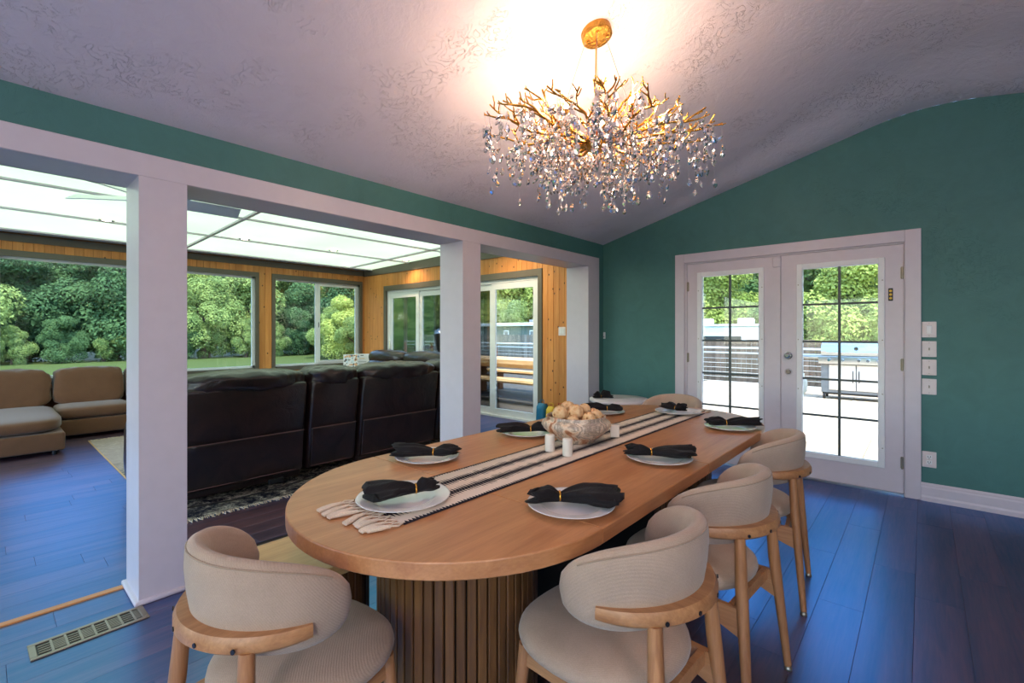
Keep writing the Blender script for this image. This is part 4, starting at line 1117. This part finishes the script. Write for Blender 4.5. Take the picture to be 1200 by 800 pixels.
def pillow(m, x0, x1, y0, y1, z0, z1, p=2.6, nu=28, nv=16, wr=.012, sd_=0, puff=None):
    cx, cy, cz = (x0+x1)/2, (y0+y1)/2, (z0+z1)/2; hx, hy_, hz = (x1-x0)/2, (y1-y0)/2, (z1-z0)/2
    def pw(v, e): return (abs(v)**e)*(1 if v > 0 else -1)
    e = 2/p
    def f(i, j):
        a = 2*pi*i/nu; b_ = -pi/2+pi*j/(nv-1)
        x = pw(cos(b_), e)*pw(cos(a), e); y = pw(cos(b_), e)*pw(sin(a), e); z = pw(sin(b_), e)
        q = Vector((cx+hx*x, cy+hy_*y, cz+hz*z)); w = wr*noise.noise(Vector((q.x*9+sd_, q.y*9, q.z*14))) + wr*.6*noise.noise(Vector((q.x*22+sd_, q.y*22, q.z*22)))
        d = Vector((x*hx, y*hy_, z*hz)); d = d.normalized() if d.length > 0 else d
        return q+d*w
    return m.grid(f, nu, nv, closeu=True)
def sofa_seat(root, y0, y1, seed_, console=False):
    # one section seen from behind (back towards +x); coordinates are in the root's space
    g_ = .012; y0 += g_; y1 -= g_
    shear = .16
    m = MB().box(-.34, .0, y0, y1, .10, .90, .035)
    o = m.build('seat_back', M_LEATHER, root)
    for v in o.data.vertices: v.co.x += shear*(v.co.z-.1)-.08
    h = pillow(MB(), -.36, .075, y0-.01, y1+.01, .83, 1.015, 3.0, 90, 26, .024, seed_).build('head_roll', M_LEATHER, root)
    # lower flap, proud of the back
    m = MB().box(-.0, .028, y0+.02, y1-.02, .13, .475, .012); fl_ = m.build('back_flap', M_LEATHER, root)
    bm = bmesh.new(); bm.from_mesh(fl_.data); bmesh.ops.subdivide_edges(bm, edges=bm.edges[:], cuts=6, use_grid_fill=True)
    for v in bm.verts:
        v.co.x += .010*noise.noise(Vector((v.co.y*8, v.co.z*3, seed_)))*2+.004*sin(v.co.y*38)*(v.co.z > .2)
        v.co.x += shear*(v.co.z-.1)-.08
    bm.to_mesh(fl_.data); bm.free()
    st_ = [(.031+shear*(.475-.1)-.08, y0+.02, .478), (.031+shear*(.475-.1)-.08, y1-.02, .478)]
    MB().tube(st_, .004, 5).tube([(.031+shear*.03-.08, y0+.03, .135), (.031+shear*.03-.08, y1-.03, .135)], .004, 5).build('stitched_seam', M_STITCH, fl_)
    MB().box(-.05+.004, -.04, y0+.03, y1-.03, .80, .806).build('stitched_seam', M_STITCH, o)
    if console:
        MB().box(-.95, -.3, y0, y1, .08, .62, .03).build('console', M_LEATHER, root)
    else:
        m = MB(); pillow(m, -1.0, -.28, y0, y1, .30, .50, 4, 36, 14, .01, seed_+3); m.build('seat_cushion', M_LEATHER, root)
        MB().box(-.96, -.1, y0, y1, .05, .33, .03).build('base', M_LEATHER, root)
        m = MB(); pillow(m, -.50, -.26, y0+.02, y1-.02, .46, .84, 3.2, 32, 14, .012, seed_+5); m.build('back_cushion', M_LEATHER, root)
s_ = empty('sectional_sofa', (-4.06, 2.2, .011))
sofa_seat(s_, -1.24, -.30, 1); sofa_seat(s_, -.29, .20, 2, True); sofa_seat(s_, .21, 1.17, 3)
m = MB(); pillow(m, -1.06, -.10, -1.42, -1.22, .05, .64, 4, 30, 16, .012, 8); m.build('arm', M_LEATHER, s_)
# corner wedge and the run along the pine wall, facing the camera
def rot_sec(x0, x1, seed_, corner=False):
    y0b = 2.62
    m = MB(); pillow(m, x0+.01, x1-.01, y0b-.40, y0b-.02, .78, 1.03, 2.8, 40, 18, .02, seed_); m.build('head_roll', M_LEATHER, s_)
    m = MB(); pillow(m, x0+.015, x1-.015, y0b-.44, y0b-.16, .42, .88, 3.2, 34, 14, .012, seed_+2); m.build('back_cushion', M_LEATHER, s_)
    MB().box(x0+.01, x1-.01, y0b-.20, y0b, .10, .90, .03).build('seat_back', M_LEATHER, s_)
    m = MB(); pillow(m, x0+.005, x1-.005, y0b-1.05, y0b-.30, .28, .48, 4, 34, 14, .01, seed_+4); m.build('seat_cushion', M_LEATHER, s_)
    MB().box(x0+.005, x1-.005, y0b-1.0, y0b-.1, .05, .30, .03).build('base', M_LEATHER, s_)
def wedge():
    m = MB().box(-.34, -.0, 1.19, 1.60, .10, .90, .035).build('seat_back', M_LEATHER, s_)
    for v in m.data.vertices: v.co.x += .16*(v.co.z-.1)-.08-(.30*max(0, v.co.y-1.3))
    p = MB(); pillow(p, -.36, .05, 1.18, 1.63, .82, 1.01, 3, 40, 18, .018, 12); o = p.build('head_roll', M_LEATHER, s_)
    for v in o.data.vertices: v.co.x -= .30*max(0, v.co.y-1.3)
    MB().box(-1.25, -.45, 1.2, 2.3, .05, .44, .05).build('base', M_LEATHER, s_)
wedge()
rot_sec(-2.28, -1.30, 21); rot_sec(-3.30, -2.30, 24)
cb = MB().tube([(-.02,-1.2,.03),(.0,-.9,.012),(.03,-.6,.03),(.01,-.2,.05)], .006, 6).build('power_cord', M_BLACKP, s_)
MB().box(-.03,-.005,-.62,-.5,.06,.10,.004).build('power_socket', M_BLACKP, s_)
tag(s_, 'black leather reclining sectional seen from behind', 'sofa')

s_ = empty('corner_sofa', (-8.1, .6, 0))
# chaise at the left, running towards the camera side
def ssec(y0, y1, xf, seed_, chaise):
    MB().box(-.72, xf, y0, y1, .05, .245, .02).build('base', M_SOFA, s_)
    m = MB(); pillow(m, -.60, xf+.01, y0-.004, y1+.004, .245, .405, 5, 44, 14, .006, seed_); m.build('seat_cushion', M_SOFA, s_)
    m = MB(); pillow(m, -.62, -.36, y0+.005, y1-.005, .37, .86, 5, 48, 20, .022, seed_+3)
    o = m.build('back_cushion', M_SOFA, s_)
    for v in o.data.vertices: v.co.x -= .22*(v.co.z-.4)
ssec(-.95, .02, 1.02, 31, True); ssec(.03, .76, .14, 33, False); ssec(.77, 1.35, .14, 35, False)
MB().box(-.78, -.70, -1.0, 1.4, .04, .60, .03).build('back_frame', M_SOFA, s_)
for x, y in ((.93,-.86),(.93,-.06),(-.6,-.86),(.05,1.25),(-.6,1.25)): MB().tube([(x,y,0),(x,y,.06)], [.022,.026], 12).build('leg', M_BLACKP, s_)
tag(s_, 'brown linen chaise sofa under the big river window', 'sofa')

t = empty('corner_table', (-8.52, 4.95, 0))
MB().box(-.28,.28,-.3,.3,.51,.54,.006).build('table_top', M_BROWN, t)
for x in (-.24,.24):
    for y in (-.26,.26): MB().box(x-.02,x+.02,y-.02,y+.02,0,.51).build('leg', M_BROWN, t)
tag(t, 'small dark table in the sunroom corner', 'side table')
def card(x, y, w_, h_, mt, lab, marks):
    r = MB().box(-.006,.0,-w_/2,w_/2,0,h_,.001).build('photo_card', M_WHITE); r.location = (x, y, .541); r.rotation_euler = (0, radians(-6), radians(-28)); tag(r, lab, 'card')
    MB().box(.0005,.0015,-w_/2+.012,w_/2-.012,.012,h_-.012).build('print', mt, r)
    for (y0, y1, z0, z1, mm) in marks: MB().box(.0018,.0025,y0,y1,z0,z1).build('mark', mm, r)
    return r
card(-8.43, 4.80, .27, .37, M_PHOTOS, 'photo collage card on the corner table', [])
card(-8.50, 5.09, .27, .37, M_WHITE, 'white printed welcome card beside the photo collage', [(-.03,.03,.33,.345,M_BLACKP),(-.05,.05,.27,.28,M_YELLOW),(-.09,.08,.205,.213,M_GREYP),(-.06,.07,.16,.166,M_GREYP),(-.1,-.06,.30,.335,M_BLUE)])

# ------------------------------------------------------------------ chandelier
CX, CY_, CZ = -1.268, 2.1, 2.31
c = empty('chandelier', (CX, CY_, 2.36)); CZL = CZ-2.36
slope = math.atan(.262); zcan = zc(CX, CY_)-2.36
can = MB().lathe([(.0001,-.032),(.072,-.032),(.078,-.028),(.078,.012)], seg=40)
canm = can.build('canopy', M_GOLDH, c); canm.location = (0,0,zcan-.008); canm.rotation_euler = (0,-slope,0)
for a in range(4): MB().sphere((.05*cos(a*pi/2+.6), .05*sin(a*pi/2+.6), -.036), .007, 8, 6).build('screw', M_GOLD, canm)
hub = MB().lathe([(.0001,.05),(.03,.05),(.05,.03),(.06,0),(.05,-.03),(.02,-.05),(.0001,-.055)], (0,0,CZL), 20).build('hub', M_GOLDH, c)
for a in range(4):
    an = a*pi/2+.6; MB().tube([(.05*cos(an), .05*sin(an), zcan-.04), (.22*cos(an), .22*sin(an), CZL+.02)], .0016, 5).build('suspension_wire', M_GREYP, c)
MB().tube([(0,0,zcan-.04),(0,0,CZL)], .003, 6).build('power_cord', M_GOLD, c)
rg = random.Random(77); tips = []
def branch(az, r0, r1, z0, z1, th):
    m = MB(); pts = []; n = 9; wob = rg.uniform(-.18,.18)
    for i in range(n):
        t_ = i/(n-1); a = az+wob*t_**1.5+.05*sin(t_*9+az*3); rr = r0+(r1-r0)*t_
        z = z0+(z1-z0)*(t_**1.7)+.008*sin(t_*11+az)
        pts.append(Vector((rr*cos(a), rr*sin(a), z)))
    m.tube(pts, [th*(1-.62*i/(n-1)) for i in range(n)], 7)
    def twig(p, d, L, r, depth):
        d = d.normalized(); k = 4; q = [p]; cur = p; dd = d
        for i in range(k):
            dd = (dd + Vector((rg.gauss(0,.2), rg.gauss(0,.2), .07+rg.gauss(0,.1)))).normalized(); cur = cur+dd*L/k; q.append(cur)
        m.tube(q, [r*(1-.35*i/k) for i in range(k+1)], 5)
        m.sphere(q[-1], r*.85, 6, 4)
        for v in q[1:]: tips.append(v)
        if depth > 0:
            for j in (2, 3):
                sd2 = Vector((-dd.y, dd.x, 0))*rg.choice([-1,1])*.8+dd*.7+Vector((0,0,.35)); twig(q[j], sd2, L*.5*rg.uniform(.7,1.1), r*.78, depth-1)
    for i in range(2, n):
        d = pts[i]-pts[i-1]; tips.append(pts[i])
        sgn = 1 if i % 2 else -1
        sd2 = Vector((-d.y, d.x, 0)).normalized()*sgn*.75+d.normalized()+Vector((0,0,.30)); twig(pts[i-1], sd2, rg.uniform(.06,.12), th*.5, 1 if i > 3 else 0)
    twig(pts[-1], pts[-1]-pts[-2], .05, th*.42, 1)
    m.build('branch', M_GOLD, c)
for k in range(15): branch(2*pi*k/15+rg.uniform(-.1,.1), .05, rg.uniform(.46,.56), CZL+.0, CZL+rg.uniform(.0,.07), .0105)
for k in range(9): branch(2*pi*k/9+.3+rg.uniform(-.15,.15), .04, rg.uniform(.30,.42), CZL+.02, CZL+rg.uniform(.06,.13), .0095)
# bulbs
bulb_pts = [(.33*cos(a), .33*sin(a)) for a in [2*pi*k/7+.35 for k in range(7)]]+[(.07,-.06)]
for (x, y) in bulb_pts:
    z = CZL+.045
    h = MB().tube([(x,y,z-.03),(x,y,z)], .009, 10).build('lamp_holder', M_GOLD, c)
    MB().lathe([(.0001,-.004),(.006,0),(.009,.012),(.008,.022),(.0001,.034)], (x,y,z), 12).build('bulb', M_BULB, h)
    L_ = light('bulb_light', 'POINT', (CX+x, CY_+y, 2.36+z+.06), CHANDELIER_W, (1,.72,.50), shadow_soft_size=.03)
# crystals on hanging strands
def crystal_mesh(L, w_):
    m = MB(); prof_ = [(.0001,0),(w_*.55,-L*.22),(w_,-L*.60),(w_*.62,-L*.86),(.0001,-L)]
    seg = 6
    vs = [(0,0,0)]
    for r_, z in prof_[1:-1]:
        for k in range(seg): a = 2*pi*k/seg; vs.append((r_*cos(a), r_*sin(a)*.62, z))
    vs.append((0,0,-L)); fs = []
    for k in range(seg): fs.append((0, 1+(k+1)%seg, 1+k))
    for q in range(2):
        for k in range(seg): a = 1+q*seg+k; b = 1+q*seg+(k+1)%seg; fs.append((a, b, b+seg, a+seg))
    for k in range(seg): fs.append((1+2*seg+k, 1+2*seg+(k+1)%seg, len(vs)-1))
    m.add(vs, fs); return m
cmesh = [crystal_mesh(.048, .0145), crystal_mesh(.040, .0125)]
cme = [q.mesh('crystal', M_CRYSTAL) for q in cmesh]
strands = MB(); rest = MB(); cnt = 0; places = []
for i in range(430):
    p = tips[rg.randrange(len(tips))]; rr = math.hypot(p.x, p.y)
    if rr < .08: continue
    ztop = min(p.z, CZL+.26); zt = p.z
    drop = rg.uniform(.02, .12) if p.z > CZL+.13 else rg.uniform(.04, .27+.08*(1-rr/.6))
    nb = 1 if p.z > CZL+.15 else rg.choice([2,3,3])
    z = zt-.012; last = z
    for k in range(nb):
        z = zt-.02-(drop)*(k+rg.uniform(.2,1))/nb
        z = min(z, last-.03); last = z
        places.append((p.x+rg.uniform(-.004,.004), p.y+rg.uniform(-.004,.004), z, rg.uniform(0, 6.28), rg.uniform(-.35,.35)+(rg.choice([-1,1])*1.0 if rg.random() < .3 and k < nb-1 else 0), rg.randrange(2)))
    strands.tube([(p.x,p.y,zt),(p.x,p.y,last)], .0006, 3, cap=False)
rg.shuffle(places)
places.sort(key=lambda q: q[0]*.66*-1*-1 if 0 else (-q[0]*.66+q[1]*.751))
for i, (x, y, z, a, ti, k) in enumerate(places):
    if i < 300:
        o = put('crystal', cme[k], c, (x, y, z)); o.rotation_euler = (ti, 0, a)
    else:
        M_ = Matrix.Translation((x, y, z)) @ Matrix.Rotation(a, 4, 'Z') @ Matrix.Rotation(ti, 4, 'X')
        rest.add([M_ @ Vector(v) for v in cmesh[k].v], cmesh[k].f)
tag(rest.build('crystals', M_CRYSTAL, c), kind='stuff'); tag(strands.build('strands', M_STEEL, c), kind='stuff')
tag(c, 'gold branch chandelier hung with clear crystal drops above the table', 'chandelier')
print('CRYSTALS', len(places))
